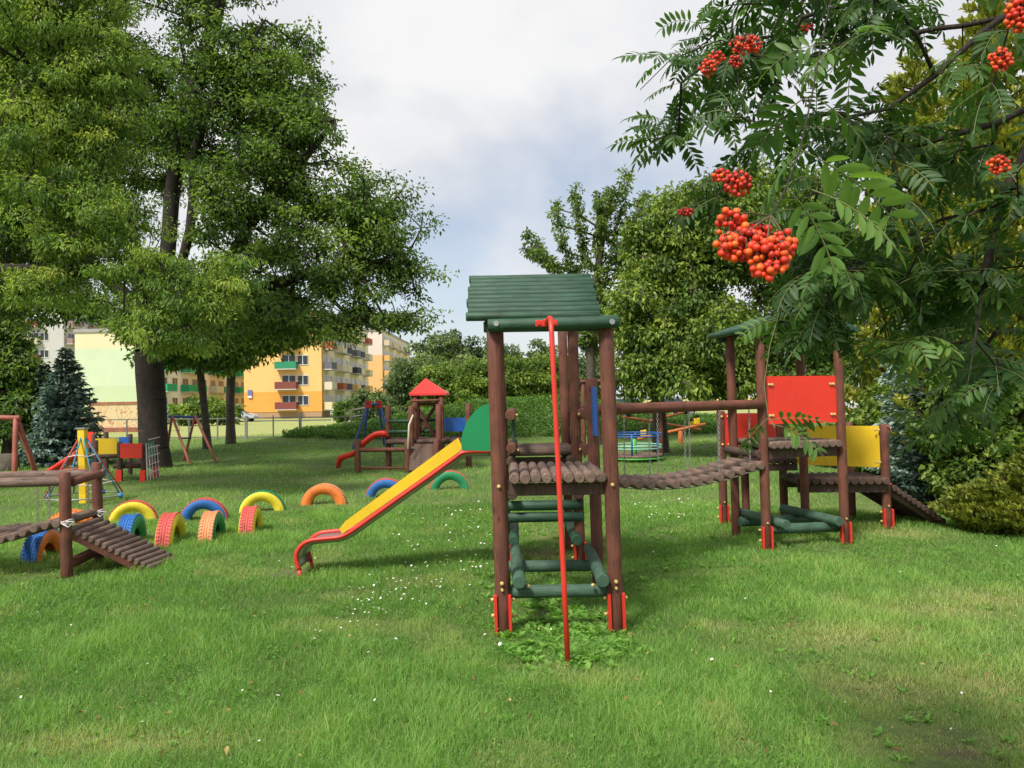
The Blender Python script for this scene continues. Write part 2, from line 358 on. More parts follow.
# ------------------------------------------------------------------ ground (structure)
SOIL = [(0.34, 4.72, .17, .12), (0.42, 8.0, .5, .8), (-2.15, 7.35, .35, .3), (2.0, 3.45, .14, .06), (2.0, 5.5, .14, .1), (3.1, 8.7, .35, .4), (0.33, 5.95, .25, .3)]
def build_ground():
    ys = np.concatenate([np.arange(-30, 0, 3), np.arange(0, 16, 0.35), np.arange(16, 64, 0.8), np.geomspace(64, 1400, 30)])
    xp = np.concatenate([np.arange(0, 14, 0.4), np.arange(14, 60, 1.5), np.geomspace(60, 1400, 24)])
    xs = np.concatenate([-xp[:0:-1], xp])
    X, Y = np.meshgrid(xs, ys); Z = hgt(X, Y)
    m = len(xs); v = np.stack([X, Y, Z], -1).reshape(-1, 3)
    f = []
    for j in range(len(ys)-1):
        for i in range(m-1): f.append((j*m+i, j*m+i+1, (j+1)*m+i+1, (j+1)*m+i))
    me = bpy.data.meshes.new('ground'); me.from_pydata(v.tolist(), [], f); me.polygons.foreach_set('use_smooth', [True]*len(f))
    mt, t, b = newmat('lawn_soil'); n = t.nodes; l = t.links
    tcn = n.new('ShaderNodeTexCoord')
    a = n.new('ShaderNodeTexNoise'); a.inputs['Scale'].default_value = 0.35; a.inputs['Detail'].default_value = 8; a.inputs['Roughness'].default_value = 0.7; l.new(tcn.outputs['Object'], a.inputs['Vector'])
    r = n.new('ShaderNodeValToRGB'); l.new(a.outputs['Fac'], r.inputs['Fac'])
    r.color_ramp.elements[0].position = 0.3; r.color_ramp.elements[0].color = (0.08, 0.15, 0.03, 1)
    r.color_ramp.elements[1].position = 0.7; r.color_ramp.elements[1].color = (0.20, 0.27, 0.07, 1)
    c = n.new('ShaderNodeTexNoise'); c.inputs['Scale'].default_value = 14; c.inputs['Detail'].default_value = 8; c.inputs['Roughness'].default_value = 0.8; l.new(tcn.outputs['Object'], c.inputs['Vector'])
    r2 = n.new('ShaderNodeValToRGB'); l.new(c.outputs['Fac'], r2.inputs['Fac']); r2.color_ramp.elements[0].position = 0.3; r2.color_ramp.elements[0].color = (0.5, 0.5, 0.5, 1); r2.color_ramp.elements[1].position = 0.75; r2.color_ramp.elements[1].color = (1.35, 1.3, 1.2, 1)
    mm = n.new('ShaderNodeMix'); mm.data_type = 'RGBA'; mm.blend_type = 'MULTIPLY'; mm.inputs[0].default_value = 1; l.new(r.outputs[0], mm.inputs[6]); l.new(r2.outputs[0], mm.inputs[7])
    sx_ = n.new('ShaderNodeSeparateXYZ'); l.new(tcn.outputs['Object'], sx_.inputs[0]); mr = n.new('ShaderNodeMapRange'); mr.inputs['From Min'].default_value = 35; mr.inputs['From Max'].default_value = 41; l.new(sx_.outputs['Y'], mr.inputs['Value'])
    mf = n.new('ShaderNodeMix'); mf.data_type = 'RGBA'; l.new(mr.outputs[0], mf.inputs[0]); l.new(mm.outputs[2], mf.inputs[6])
    mg = n.new('ShaderNodeMix'); mg.data_type = 'RGBA'; mg.blend_type = 'MULTIPLY'; mg.inputs[0].default_value = 1; mg.inputs[6].default_value = (0.36, 0.40, 0.13, 1); l.new(r2.outputs[0], mg.inputs[7]); l.new(mg.outputs[2], mf.inputs[7])
    outc = mf.outputs[2]
    for (cx_, cy_, ra_, rb_) in SOIL:
        mpp = n.new('ShaderNodeMapping'); mpp.vector_type = 'POINT'; mpp.inputs['Scale'].default_value = (1/ra_, 1/rb_, 0); mpp.inputs['Location'].default_value = (-cx_/ra_, -cy_/rb_, 0); l.new(tcn.outputs['Object'], mpp.inputs[0])
        ln = n.new('ShaderNodeVectorMath'); ln.operation = 'LENGTH'; l.new(mpp.outputs[0], ln.inputs[0])
        a_ = n.new('ShaderNodeMath'); a_.operation = 'MULTIPLY_ADD'; l.new(c.outputs['Fac'], a_.inputs[0]); a_.inputs[1].default_value = -0.9; a_.inputs[2].default_value = 1.75
        s_ = n.new('ShaderNodeMath'); s_.operation = 'SUBTRACT'; s_.use_clamp = True; l.new(a_.outputs[0], s_.inputs[0]); l.new(ln.outputs['Value'], s_.inputs[1])
        mx2 = n.new('ShaderNodeMix'); mx2.data_type = 'RGBA'; l.new(s_.outputs[0], mx2.inputs[0]); l.new(outc, mx2.inputs[6]); mx2.inputs[7].default_value = (0.16, 0.115, 0.075, 1); outc = mx2.outputs[2]
    l.new(outc, b.inputs['Base Color']); b.inputs['Roughness'].default_value = 1
    bp = n.new('ShaderNodeBump'); bp.inputs['Strength'].default_value = 0.7; bp.inputs['Distance'].default_value = 0.05; l.new(c.outputs['Fac'], bp.inputs['Height']); l.new(bp.outputs[0], b.inputs['Normal'])
    me.materials.append(mt); o = bpy.data.objects.new('ground', me); COL.objects.link(o); o['kind'] = 'structure'
build_ground()

# ------------------------------------------------------------------ numpy mesh from quads (leaves, grass)
def npmesh(name, verts, faces_idx, nper, mat, parent=None, attrs=None, smooth=False):
    """verts (V,3), faces_idx flat loops, nper list of loop totals"""
    me = bpy.data.meshes.new(name)
    V = len(verts); Fn = len(nper)
    me.vertices.add(V); me.vertices.foreach_set('co', np.ascontiguousarray(verts, dtype=np.float32).ravel())
    me.loops.add(len(faces_idx)); me.loops.foreach_set('vertex_index', np.ascontiguousarray(faces_idx, dtype=np.int32))
    me.polygons.add(Fn); nper = np.asarray(nper, dtype=np.int32)
    st = np.concatenate([[0], np.cumsum(nper)[:-1]]).astype(np.int32)
    me.polygons.foreach_set('loop_start', st); me.polygons.foreach_set('loop_total', nper)
    if smooth: me.polygons.foreach_set('use_smooth', np.ones(Fn, dtype=bool))
    me.update(calc_edges=True)
    for k, a in (attrs or {}).items():
        if a.ndim == 2:
            at_ = me.attributes.new(k, 'FLOAT_VECTOR', 'POINT'); at_.data.foreach_set('vector', a.astype(np.float32).ravel())
        else:
            at_ = me.attributes.new(k, 'FLOAT', 'POINT'); at_.data.foreach_set('value', a.astype(np.float32))
    me.materials.append(mat)
    o = bpy.data.objects.new(name, me); COL.objects.link(o)
    if parent is not None: o.parent = parent
    o['_o'] = tuple(parent['_o']) if parent is not None else (0, 0, 0)
    return o
def nrm(a): return a/np.maximum(np.linalg.norm(a, axis=-1, keepdims=True), 1e-9)
def leaves(name, pos, dirs, nor, L, W, tint, mat, parent=None, droop=0.25):
    """one folded rhombic leaf per row; base at pos, pointing along dirs"""
    n = len(pos); d = nrm(dirs); s = nrm(np.cross(nor, d)); up = np.cross(d, s)
    L = np.broadcast_to(L, n)[:, None]; W = np.broadcast_to(W, n)[:, None]
    v0 = pos; mid = pos+d*L*0.45
    v1 = mid+s*W*0.5+up*W*0.18; v3 = mid-s*W*0.5+up*W*0.18; v2 = pos+d*L-up*L*droop
    V = np.stack([v0, v1, v2, v3], 1).reshape(-1, 3)
    base = (np.arange(n)*4)[:, None]
    idx = (base+np.array([0, 1, 2, 0, 2, 3])).ravel()
    off = np.array(parent['_o']) if parent is not None else 0
    return npmesh(name, V-off, idx, np.full(2*n, 3), mat, parent, {'tint': np.repeat(tint, 4)})
def oval_leaves(name, pos, dirs, nor, L, W, tint, mat, parent=None, droop=0.3):
    n = len(pos); d = nrm(dirs); s = nrm(np.cross(nor, d)); up = np.cross(d, s); L = L[:, None]; W = W[:, None]; rows = []
    for t, w in ((0, 0), (.3, .38), (.62, .5), (.88, .3), (1, 0), (.88, -.3), (.62, -.5), (.3, -.38)):
        rows.append(pos+d*L*t+s*W*w+up*W*abs(w)*.3-up*L*droop*t*t)
    V = np.stack(rows, 1).reshape(-1, 3); base = (np.arange(n)*8)[:, None]; idx = (base+np.array([0, 1, 2, 3, 4, 0, 4, 5, 6, 7])).ravel()
    return npmesh(name, V, idx, np.full(2*n, 5), mat, parent, {'tint': np.repeat(tint, 8)})
def cones(name, A, B, ra, rb, mat, parent=None, k=6):
    """vectorised tapered segments A->B"""
    n = len(A); d = nrm(B-A); ref = np.where(np.abs(d[:, 2:3]) < 0.9, np.array([[0, 0, 1.0]]), np.array([[0, 1.0, 0]]))
    u = nrm(np.cross(ref, d)); v = np.cross(d, u)
    ang = np.arange(k)*2*np.pi/k; c = np.cos(ang)[None, :, None]; s = np.sin(ang)[None, :, None]
    ring = u[:, None]*c+v[:, None]*s
    VA = A[:, None]+ring*ra[:, None, None]; VB = B[:, None]+ring*rb[:, None, None]
    V = np.concatenate([VA, VB], 1).reshape(-1, 3)
    q = np.array([[i, (i+1) % k, k+(i+1) % k, k+i] for i in range(k)]).ravel()
    idx = ((np.arange(n)*2*k)[:, None]+q).ravel()
    off = np.array(parent['_o']) if parent is not None else 0
    lc = V.copy(); lc[:, 2] = lc[:, 2]*1.0
    return npmesh(name, V-off, idx, np.full(n*k, 4), mat, parent, {'lc': lc}, smooth=True)
def skeleton(seed_pts, targets, rg, step=0.7, forkfrom=None, up=0.25, wander=0.12, bias=0.35, limbs=()):
    pos = [np.array(p, float) for p in seed_pts]; par = [i-1 for i in range(len(pos))]; ns = len(pos)
    for j0, pts in limbs:
        prev = j0
        for q in pts:
            q = np.array(q, float); a = pos[prev]; m = max(1, int(np.linalg.norm(q-a)/step)); a = a.copy()
            for i in range(1, m+1): pos.append(a+(q-a)*i/m+rg.normal(0, wander*step*.5, 3)*(i < m)); par.append(prev); prev = len(pos)-1
    root = pos[forkfrom if forkfrom is not None else ns-1].copy()
    lo = forkfrom if forkfrom is not None else ns-1
    T = targets[np.argsort(np.linalg.norm(targets-root, axis=1))]
    P = np.zeros((len(pos)+len(T)*14+10, 3)); P[:len(pos)] = pos; n = len(pos); tips = []
    par = par+[0]*(len(P)-len(pos))
    dist = np.zeros(len(P)); dist[:n] = np.linalg.norm(P[:n]-root, axis=1)*0.0
    for t in T:
        D = np.linalg.norm(P[lo:n]-t, axis=1)
        cost = D+bias*dist[lo:n]
        j = lo+int(np.argmin(cost)); a = P[j]; L = np.linalg.norm(t-a)
        m = int(np.clip(L/step, 1, 12))
        g = (a-P[par[j]]) if par[j] >= 0 else np.array([0, 0, 1.0]); g = g/max(np.linalg.norm(g), 1e-6)
        c = a+(g*0.35+np.array([0, 0, up]))*L*0.5
        prev = j
        for i in range(1, m+1):
            u = i/m; p = (1-u)**2*a+2*u*(1-u)*(0.5*c+0.5*(a+t)/2)+u*u*t
            if i < m: p = p+rg.normal(0, wander*step, 3)
            P[n] = p; par[n] = prev; dist[n] = dist[prev]+np.linalg.norm(p-P[prev]); prev = n; n += 1
        tips.append(prev)
    return P[:n], np.array(par[:n]), tips
def limb_mesh(P, par, tips, r_base, r_tip, mat, parent, name='trunk', nseed=0, k=6, flare=1.35, flare_h=0.6):
    n = len(P); w = np.zeros(n); w[tips] += 1
    for i in range(n-1, 0, -1):
        if par[i] >= 0: w[par[i]] += w[i]
    w = np.maximum(w, 0.6)
    e = math.log(r_base/r_tip)/math.log(max(w[0], 2)); r = r_tip*w**e
    i = np.arange(1, n); A = P[par[i]]; B = P[i]; ra = r[par[i]].copy(); rb = r[i]
    # a side branch starts with its own radius, only the main continuation keeps the parent's
    best = {}
    for c in i:
        p = par[c]
        if p not in best or w[c] > w[best[p]]: best[p] = c
    for q, c in enumerate(i):
        if best[par[c]] != c: ra[q] = min(ra[q], rb[q]*1.35)
    if flare > 1:
        z0 = P[0][2]
        ra = ra*(1+(flare-1)*np.exp(-(A[:, 2]-z0)/flare_h*2)*(A[:, 2] < z0+flare_h*3)); rb = rb*(1+(flare-1)*np.exp(-(B[:, 2]-z0)/flare_h*2)*(B[:, 2] < z0+flare_h*3))
    cones(name, A, B, ra, rb, mat, parent, k)
    return r
def lobe_points(lobes, count, rg, shell=0.33):
    vol = np.array([l[3]*l[4]*l[5] for l in lobes])**0.75; vol = vol/vol.sum(); out = []
    for l, q in zip(lobes, vol):
        m = max(2, int(round(count*q)))
        d = nrm(rg.normal(size=(m, 3))); rr = rg.random(m)**shell
        out.append(np.array(l[:3])+d*rr[:, None]*np.array(l[3:6]))
    return np.concatenate(out)
def clump_leaves(C, per, rad, rg, flat=0.55, droop=0.3, size=0.12, tvar=0.16, tclump=0.22, tbase=0.45, td=None, aniso=0.0):
    n = len(C)*per; c = np.repeat(C, per, 0)
    g = rg.normal(size=(n, 3)); g = nrm(g)*(rg.random(n)**0.45)[:, None]
    rr = np.repeat(rad*rg.uniform(0.65, 1.3, len(C)), per)[:, None]
    p = c+g*rr*np.array([1, 1, flat])
    if td is not None and aniso:
        T_ = np.repeat(td, per, 0)*np.array([1, 1, .5]); p = c+(p-c)*0.72+T_*rr*aniso*rg.uniform(-0.9, 1.2, n)[:, None]
        p[:, 2] -= 0.25*rr[:, 0]*rg.random(n)**2
    d = g+rg.normal(0, 0.6, (n, 3)); d[:, 2] -= droop
    nor = rg.normal(0, 0.55, (n, 3)); nor[:, 2] += 1
    t = tbase+np.repeat(rg.normal(0, tclump, len(C)), per)+rg.normal(0, tvar, n)
    L = size*rg.uniform(0.7, 1.35, n)
    return p, d, nor, L, np.clip(t, 0, 1)
def twigs(C, tips_dir, rad, rg, num=5):
    n = len(C)*num; c = np.repeat(C, num, 0); g = nrm(rg.normal(size=(n, 3))+np.repeat(tips_dir, num, 0)*0.6)
    return c, c+g*rad*rg.uniform(0.5, 1.0, n)[:, None]
def make_tree(name, label, cat, base, seed_pts, lobes, ncl, per, crad, lsize, mleaf, mbark, r_base, r_tip=0.012, seed=1, group=None, lw=0.5,
              step=0.8, forkfrom=None, bias=0.35, flat=0.55, droop=0.3, tbase=0.45, tclump=0.2, shell=0.33, twn=5, extra=None, k=6, clip=None, limbs=(), aniso=0.0):
    rg = np.random.default_rng(seed)
    root = thing(name, label, cat, base, group)
    T = lobe_points(lobes, ncl, rg, shell)
    if extra is not None: T = np.concatenate([T, extra])
    if clip is not None: T = T[clip(T)]
    P, par, tips = skeleton(seed_pts, T, rg, step, forkfrom, bias=bias, limbs=limbs)
    tipP = P[tips]; td = nrm(tipP-P[par[tips]])
    ta, tb = twigs(tipP, td, crad*0.9, rg, twn)
    # append twigs to the limb mesh
    n0 = len(P); P2 = np.concatenate([P, tb]); par2 = np.concatenate([par, np.repeat(np.array(tips), twn)])
    limb_mesh(P2, par2, list(range(n0, len(P2))), r_base, r_tip, mbark, root, 'trunk', k=k)
    p, d, nor, L, t = clump_leaves(tipP, per, crad, rg, flat, droop, lsize, tbase=tbase, tclump=tclump, td=td, aniso=aniso)
    leaves('crown', p, d, nor, L, L*lw, t, mleaf, root)
    return root
L_DARK = leafmat('leaf_dark_green', (0.05, 0.105, 0.024), (0.12, 0.205, 0.046), (0.25, 0.35, 0.08), 0.42)
L_LIGHT = leafmat('leaf_light_green', (0.09, 0.17, 0.035), (0.20, 0.31, 0.06), (0.42, 0.48, 0.10), 0.42)
L_MID = leafmat('leaf_mid_green', (0.06, 0.12, 0.022), (0.14, 0.22, 0.04), (0.30, 0.38, 0.08), 0.4)
L_YEL = leafmat('leaf_yellow_green', (0.055, 0.11, 0.022), (0.16, 0.25, 0.04), (0.37, 0.45, 0.08), 0.35)
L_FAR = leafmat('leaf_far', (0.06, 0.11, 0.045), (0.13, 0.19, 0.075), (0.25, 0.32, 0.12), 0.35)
L_SPRUCE = leafmat('needle_blue', (0.06, 0.12, 0.10), (0.17, 0.26, 0.235), (0.40, 0.50, 0.47), 0.15)
L_SPRUCED = leafmat('needle_dark', (0.014, 0.032, 0.02), (0.03, 0.06, 0.04), (0.07, 0.12, 0.08), 0.1)
L_GOLD = leafmat('needle_gold', (0.09, 0.125, 0.02), (0.24, 0.27, 0.035), (0.50, 0.48, 0.08), 0.3)
L_ROWAN = leafmat('leaf_rowan', (0.020, 0.056, 0.014), (0.055, 0.125, 0.026), (0.18, 0.31, 0.065), 0.35, 0.5)
# ================================================================== PLAY TOWER (front)
def post(parent, x, y, top, r=0.05, xf=None, name='post', mat=None, z0=-0.08):
    b = MB(xf); b.log((x, y, z0), (x, y, top), r, 20, 9); return b.build(name, mat or BROWN, parent)
def bolts(parent, pts, xf=None, r=0.014):
    b = MB(xf)
    for p, d in pts:
        p = Vector(p); d = Vector(d).normalized(); b.tube([p, p+d*0.012, p+d*0.020], [r, r, r*0.5], 8)
    return b.build_each('bolt_cap', BRASS, parent)
def foot(parent, x, y, r=0.05, xf=None, h=0.30, mat=None):
    """two red steel straps either side of a post, with bolt caps"""
    b = MB(xf)
    for s in (-1, 1): b.box((x+s*(r-0.004), y-0.035, h/2-0.03), (0.022, 0.05, h+0.06), None, 0.002)
    os_ = b.build_each('ground_anchor', mat or RED, parent); o = os_[0]
    bb = MB(xf)
    for s in (-1, 1):
        for z in (h-0.04, h-0.15): bb.tube([(x+s*(r+0.009), y, z), (x+s*(r+0.03), y, z)], [0.015, 0.010], 8)
    for z in (h+0.04,): bb.tube([(x, y-r-0.0, z), (x, y-r-0.018, z)], [0.012, 0.008], 8)
    bb.build_each('bolt_cap', BRASS, o)
LEAN = 0.0175
def lean(p): return Vector((p.x-LEAN*p.z, p.y, p.z))
FLx, FRx, FY, MY = -0.085, 0.705, 5.42, 6.45
A = thing('play_tower', 'tall brown log climbing tower with a green log roof in the middle of the lawn', 'play tower', (0.3, 6.4, 0))
post(A, FLx, FY, 2.12, 0.053, lean); post(A, FRx, FY, 2.13, 0.053, lean)
post(A, FLx, MY, 1.74, 0.05, lean); post(A, FRx-.01, MY, 1.77, 0.05, lean)
post(A, FLx, 7.45, 2.36, 0.05, lean); post(A, 0.625, 7.35, 2.36, 0.05, lean)
post(A, FLx, 8.25, 1.8, 0.05, lean); post(A, 0.585, 8.2, 2.40, 0.05, lean)
for x, y in ((FLx, FY), (FRx, FY), (0.625, 7.35), (FLx, 7.45)): foot(A, x, y, 0.053, lean, 0.245)
# --- roof: two slopes of green logs on rafters
rf = MB(lean); zr, ze, yr, ye = 2.565, 2.185, 6.15, 5.36
nl = 10
for i in range(nl):
    t = i/(nl-1); y = ye+(yr-0.02-ye)*t; z = ze+(zr-ze)*t
    ex = random.uniform(-.012, .012)
    rf.log((-0.275-0.0*t+ex, y, z), (0.66+0.035*t+ex, y, z+random.uniform(-.003, .003)), 0.032, 14, 5, 0.004)
for i in range(11):
    t = i/10; y = 7.42+(yr+0.03-7.42)*t; z = 2.40+(zr-2.40)*t
    rf.log((-0.26, y, z), (0.68, y, z), 0.032, 12, 4, 0.004)
ROOF = rf.build('roof', GREENW, A)
rr_ = MB(lean)
for x in (-0.13, 0.60):
    rr_.board((x, ye+0.05, ze-0.045), (x, yr-0.03, zr-0.055), 0.07, 0.035); rr_.board((x, 7.38, 2.335), (x, yr+.03, zr-0.06), 0.06, 0.035)
rr_.build_each('rafter', GREENW, ROOF)
bm_ = MB(lean)
bm_.log((-0.125, FY-0.075, 2.12), (0.785, FY-0.075, 2.135), 0.045, 18, 6)
bm_.log((-0.16, FY+0.09, 2.125), (0.68, FY+0.09, 2.125), 0.04, 16, 5)
bm_.log((-0.12, 7.40, 2.31), (0.70, 7.40, 2.31), 0.04, 16, 5)
bm_.build_each('roof_beam', GREENW, A)
bc = MB(lean)
for x in (-0.065, 0.735): bc.tube([(x, FY-0.118, 2.128), (x, FY-0.128, 2.128)], [0.022, 0.018], 12)
bc.build_each('bolt_cap', STEEL, A)
# --- front deck: half logs running back, carried by a dark joist
for k in range(9):
    pass
dk = MB(lean)
for k in range(9):
    x = 0.025+k*0.0755
    dk.log((x, FY-0.07+random.uniform(-.008, .008), 1.052+random.uniform(-.003, .003)), (x, MY-0.08, 1.052), 0.0385, 14, 5, 0.008)
dk.build('deck', DECK, A)
js = MB(lean)
js.box((0.325, FY+0.035, 0.967), (0.69, 0.05, 0.085), None, 0.004); js.box((0.325, MY-0.12, 0.967), (0.69, 0.05, 0.085), None, 0.004)
js.build_each('joist', DARKW, A)
# --- rear deck and beams
d2 = MB(lean)
for k in range(8): d2.log((-0.02, 7.46+k*0.095, 1.10), (0.60, 7.46+k*0.095, 1.10), 0.043, 12, 4, 0.008)
d2.build('deck', DECK, A)
j2 = MB(lean)
for z in (0.985,): j2.box((0.3, 7.52, z), (0.62, 0.05, 0.11), None, 0.004)
for x in (0.0, 0.57): j2.log((x, 7.2, 1.02), (x, 8.45, 1.02), 0.045, 14, 4)
for x in (0.0, 0.62): j2.log((x, 7.15, 0.72), (x, 8.45, 0.72), 0.047, 14, 4)
j2.build_each('joist', DARKW, A)
g2 = MB(lean)
for z in (0.60, 0.49): g2.log((-0.06, 7.30, z), (0.66, 7.30, z), 0.047, 14, 4)
for x in (0.0, 0.58): g2.log((x, 7.1, 0.30), (x, 8.3, 0.30), 0.05, 14, 4)
g2.build_each('cross_beam', GREENW, A)
# --- low green frame between the feet
lf = MB(lean)
lf.log((-0.06, FY+0.055, 0.245), (0.70, FY+0.055, 0.245), 0.047, 16, 5)
lf.log((-0.06, MY-0.06, 0.225), (0.69, MY-0.06, 0.225), 0.047, 16, 5)
lf.log((0.035, FY-0.10, 0.345), (0.01, MY+0.12, 0.335), 0.046, 16, 5)
lf.log((0.61, FY-0.10, 0.345), (0.635, MY+0.12, 0.335), 0.046, 16, 5)
lf.build_each('low_beam', LGREENW, A)
bolts(A, [((FLx, FY-.053, .33), (0, -1, 0)), ((FRx, FY-.053, .33), (0, -1, 0)), ((FLx+.0, FY-.05, 1.0), (0, -1, 0)), ((FRx, FY-.05, 1.0), (0, -1, 0)),
          ((0.09, FY-.02, .30), (1, -.4, 0)), ((0.555, FY-.02, .30), (-1, -.4, 0))], lean)
# --- railings of the rear part with green pickets
rl = MB(lean)
for x, a in ((0.69, 1), (0.005, -1)):
    rl.log((x, 6.98, 1.46), (x-0.02*a, 8.35, 1.47), 0.05, 16, 5); rl.log((x, 6.98, 1.14 if a > 0 else 1.16), (x-0.02*a, 8.35, 1.15), 0.045, 16, 5)
rl.build_each('rail', BROWN, A)
pk = MB(lean)
for x in (0.655, 0.03):
    for k in range(5): pk.box((x, 7.45+k*0.16, 1.29), (0.03, 0.075, 0.32), None, 0.008)
pk.build_each('picket', GREENW, A)
br = MB(lean)
for x, y in ((0.69, 6.98), (0.005, 6.98)):
    for z in (1.46, 1.14): br.tube([(x-0.05, y+0.05, z), (x-0.068, y+0.05, z)], [0.016, 0.010], 8); br.tube([(x+0.05, y+0.05, z), (x+0.068, y+0.05, z)], [0.016, 0.010], 8)
br.build_each('bolt_cap', BRASS, A)
bp_ = MB(lean); bp_.box((0.70, MY-0.12, 1.495), (0.030, 0.16, 0.40), None, 0.003); bp_.build('side_panel', BLUEP, A)
# --- fireman's pole
pole = MB()
T = at(552.5, 322, 4.86); Bp = G(565, 664)
Bp = Vector((0.315, 4.72, -0.05)); T = Vector((0.253, 4.86, 2.09))
beam = Vector((0.245, FY-0.12, 2.125))
pts = [Bp]+[Bp.lerp(T, t) for t in (0.25, 0.5, 0.75, 0.96)]+[Bp.lerp(T, 0.985)+Vector((0, 0.012, 0)), T+Vector((0, 0.05, 0.028)), Vector((0.25, 5.0, 2.128)), beam]
pole.tube(pts, 0.0165, 12)
P_ = pole.build('slide_pole', RED, A)
pb = MB(); pb.box(beam+Vector((0, 0.005, 0)), (0.155, 0.012, 0.045), None, 0.003); pb.box(beam+Vector((0, -0.02, 0)), (0.05, 0.04, 0.05), None, 0.004)
for s in (-1, 1): pb.tube([beam+Vector((s*.055, -.002, 0)), beam+Vector((s*.055, -.02, 0))], 0.013, 8)
pb.build('bracket', RED, P_)

# ================================================================== SLIDE
S = thing('slide', 'red and yellow chute with a green starting guard descending left from the log tower', 'slide', (-2.0, 7.4, 0))
# profile along x (y constant), widths along y; front side faces the camera
def px_at(px, py, Y): return at(px, py, Y)
Yf, Yb = 7.18, 7.60
prof = [px_at(492, 451, Yf), px_at(465, 452, Yf), px_at(452, 460, Yf), px_at(430, 476, Yf), px_at(400, 497, Yf), px_at(372, 517, Yf), px_at(352, 531, Yf), px_at(340, 537, Yf), px_at(322, 539, Yf), px_at(309, 541, Yf), px_at(300, 547, Yf), px_at(296, 557, Yf), px_at(299, 570, Yf)]
prof = [Vector((p.x, 0, p.z)) for p in prof]
# smooth
def smooth(pts, k=4):
    out = []
    for i in range(len(pts)-1):
        p0 = pts[max(i-1, 0)]; p1 = pts[i]; p2 = pts[i+1]; p3 = pts[min(i+2, len(pts)-1)]
        for j in range(k):
            t = j/k; out.append(0.5*((2*p1)+(p2-p0)*t+(2*p0-5*p1+4*p2-p3)*t*t+(3*p1-p0-3*p2+p3)*t**3))
    out.append(pts[-1]); return out
sp_ = smooth(prof)
for y, nm in ((Yf, 'front'), (Yb, 'back')):
    b = MB(); b.tube([(p.x, y, p.z) for p in sp_], 0.021, 10); b.build('side_rail', RED, S)
b = MB(); rows = []
for i, p in enumerate(sp_):
    d = (sp_[min(i+1, len(sp_)-1)]-sp_[max(i-1, 0)]).normalized(); nrm_ = Vector((-d.z, 0, d.x));
    if nrm_.z < 0: nrm_ = -nrm_
    q = p-nrm_*0.012
    rows.append([Vector((q.x, Yf+0.015, q.z)), Vector((q.x, Yf+0.06, q.z))-nrm_*0.03, Vector((q.x, Yb-0.06, q.z))-nrm_*0.03, Vector((q.x, Yb-0.015, q.z))])
b.strip(rows); BED = b.build('chute', STEEL, S)
so = BED.modifiers.new('s', 'SOLIDIFY'); so.thickness = 0.008
# yellow side boards (both sides) from the green guard down to the flat run
for y in (Yf-0.004, Yb+0.004):
    lo = [Vector((p.x, y, p.z)) for p in sp_ if px_at(342, 500, Yf).x < p.x < px_at(462, 400, Yf).x]
    b = MB(); poly = []
    up = Vector((-0.055, 0, 0.125))
    bottom = [p+Vector((-0.008, 0, 0.022)) for p in lo]
    top = [p+up for p in lo]
    top[-1] = top[-1].lerp(top[-2], 0.2)+Vector((0.0, 0, -0.03))
    poly = bottom+top[::-1]
    b.prism([bottom[0]]+[bottom[-1]]+[bottom[-1]+Vector((-0.02, 0, 0.05)), bottom[-1]+Vector((0.03, 0, 0.115)), top[0]], (0, -0.014 if y < 7.4 else 0.014, 0)); b.build('side_board', YELLOWP, S)
# green guard: quarter-round panels
for y, e in ((Yf-0.006, -0.016), (Yb+0.006, 0.016)):
    pp = [(462, 450), (491, 451), (491, 403.5), (483, 405), (475, 411), (467, 421), (463, 432), (461, 441)]
    P2 = [px_at(a, c, Yf) for a, c in pp]
    b = MB(); b.prism([(p.x, y, p.z) for p in P2], (0, e, 0)); b.build('start_guard', GREENP, S)
b = MB()
for y in (Yf, Yb): b.tube([(prof[-1].x, y, prof[-1].z), (prof[-1].x+0.02, y, -0.05)], 0.020, 8)
b.build_each('foot', RED, S)

# ================================================================== TOWER B with low platform
def leanB(p): return Vector((p.x-0.012*p.z, p.y, p.z))
B = thing('climbing_frame', 'brown log tower with a red front panel at the right end of the bridge', 'climbing frame', (3.1, 8.7, 0))
P1 = Vector((2.675, 8.2, 0)); P3 = Vector((3.60, 8.42, 0)); P2 = Vector((2.57, 8.95, 0)); P4 = Vector((3.49, 9.25, 0))
ex = (P3-P1).normalized(); ey = (P2-P1).normalized()
for p, t in ((P1, 2.30), (P2, 2.30), (P3, 2.30), (P4, 2.30)):
    post(B, p.x, p.y, t, 0.05, leanB)
for p in (P1, P3): foot(B, p.x, p.y, 0.05, leanB, 0.22)
w = (P3-P1).length; dp = (P2-P1).length
def LB(a, c, z): q = P1+ex*a+ey*c; return Vector((q.x, q.y, z))
b = MB(leanB)
for k in range(11):
    a = 0.085+k*(w-0.17)/10; b.log(LB(a, -0.09, 1.075), LB(a, dp+0.06, 1.075), 0.041, 12, 4, 0.008)
b.build('deck', DECK, B)
b = MB(leanB); b.board(LB(0.05, 0.03, 0.985), LB(w-0.05, 0.03, 0.985), 0.10, 0.05); b.board(LB(0.05, dp-0.06, 0.985), LB(w-0.05, dp-0.06, 0.985), 0.10, 0.05)
b.log(LB(-0.05, -0.02, 0.98), LB(-0.05, dp+0.1, 0.98), 0.045, 12, 4)
b.build_each('joist', DARKW, B)
b = MB(leanB); b.board(LB(0.045, 0.0, 1.555), LB(w-0.03, 0.0, 1.555), 0.51, 0.014); b.build('front_panel', REDPANEL, B)
bb = []
for a in (0.085, w-0.085):
    for z in (1.72, 1.39): bb += [(LB(a, -0.01, z), -ey), (LB(a-0.035 if a > .5 else a+0.035, -0.01, z), -ey)]
bolts(B, bb, leanB, 0.016)
b = MB(leanB)
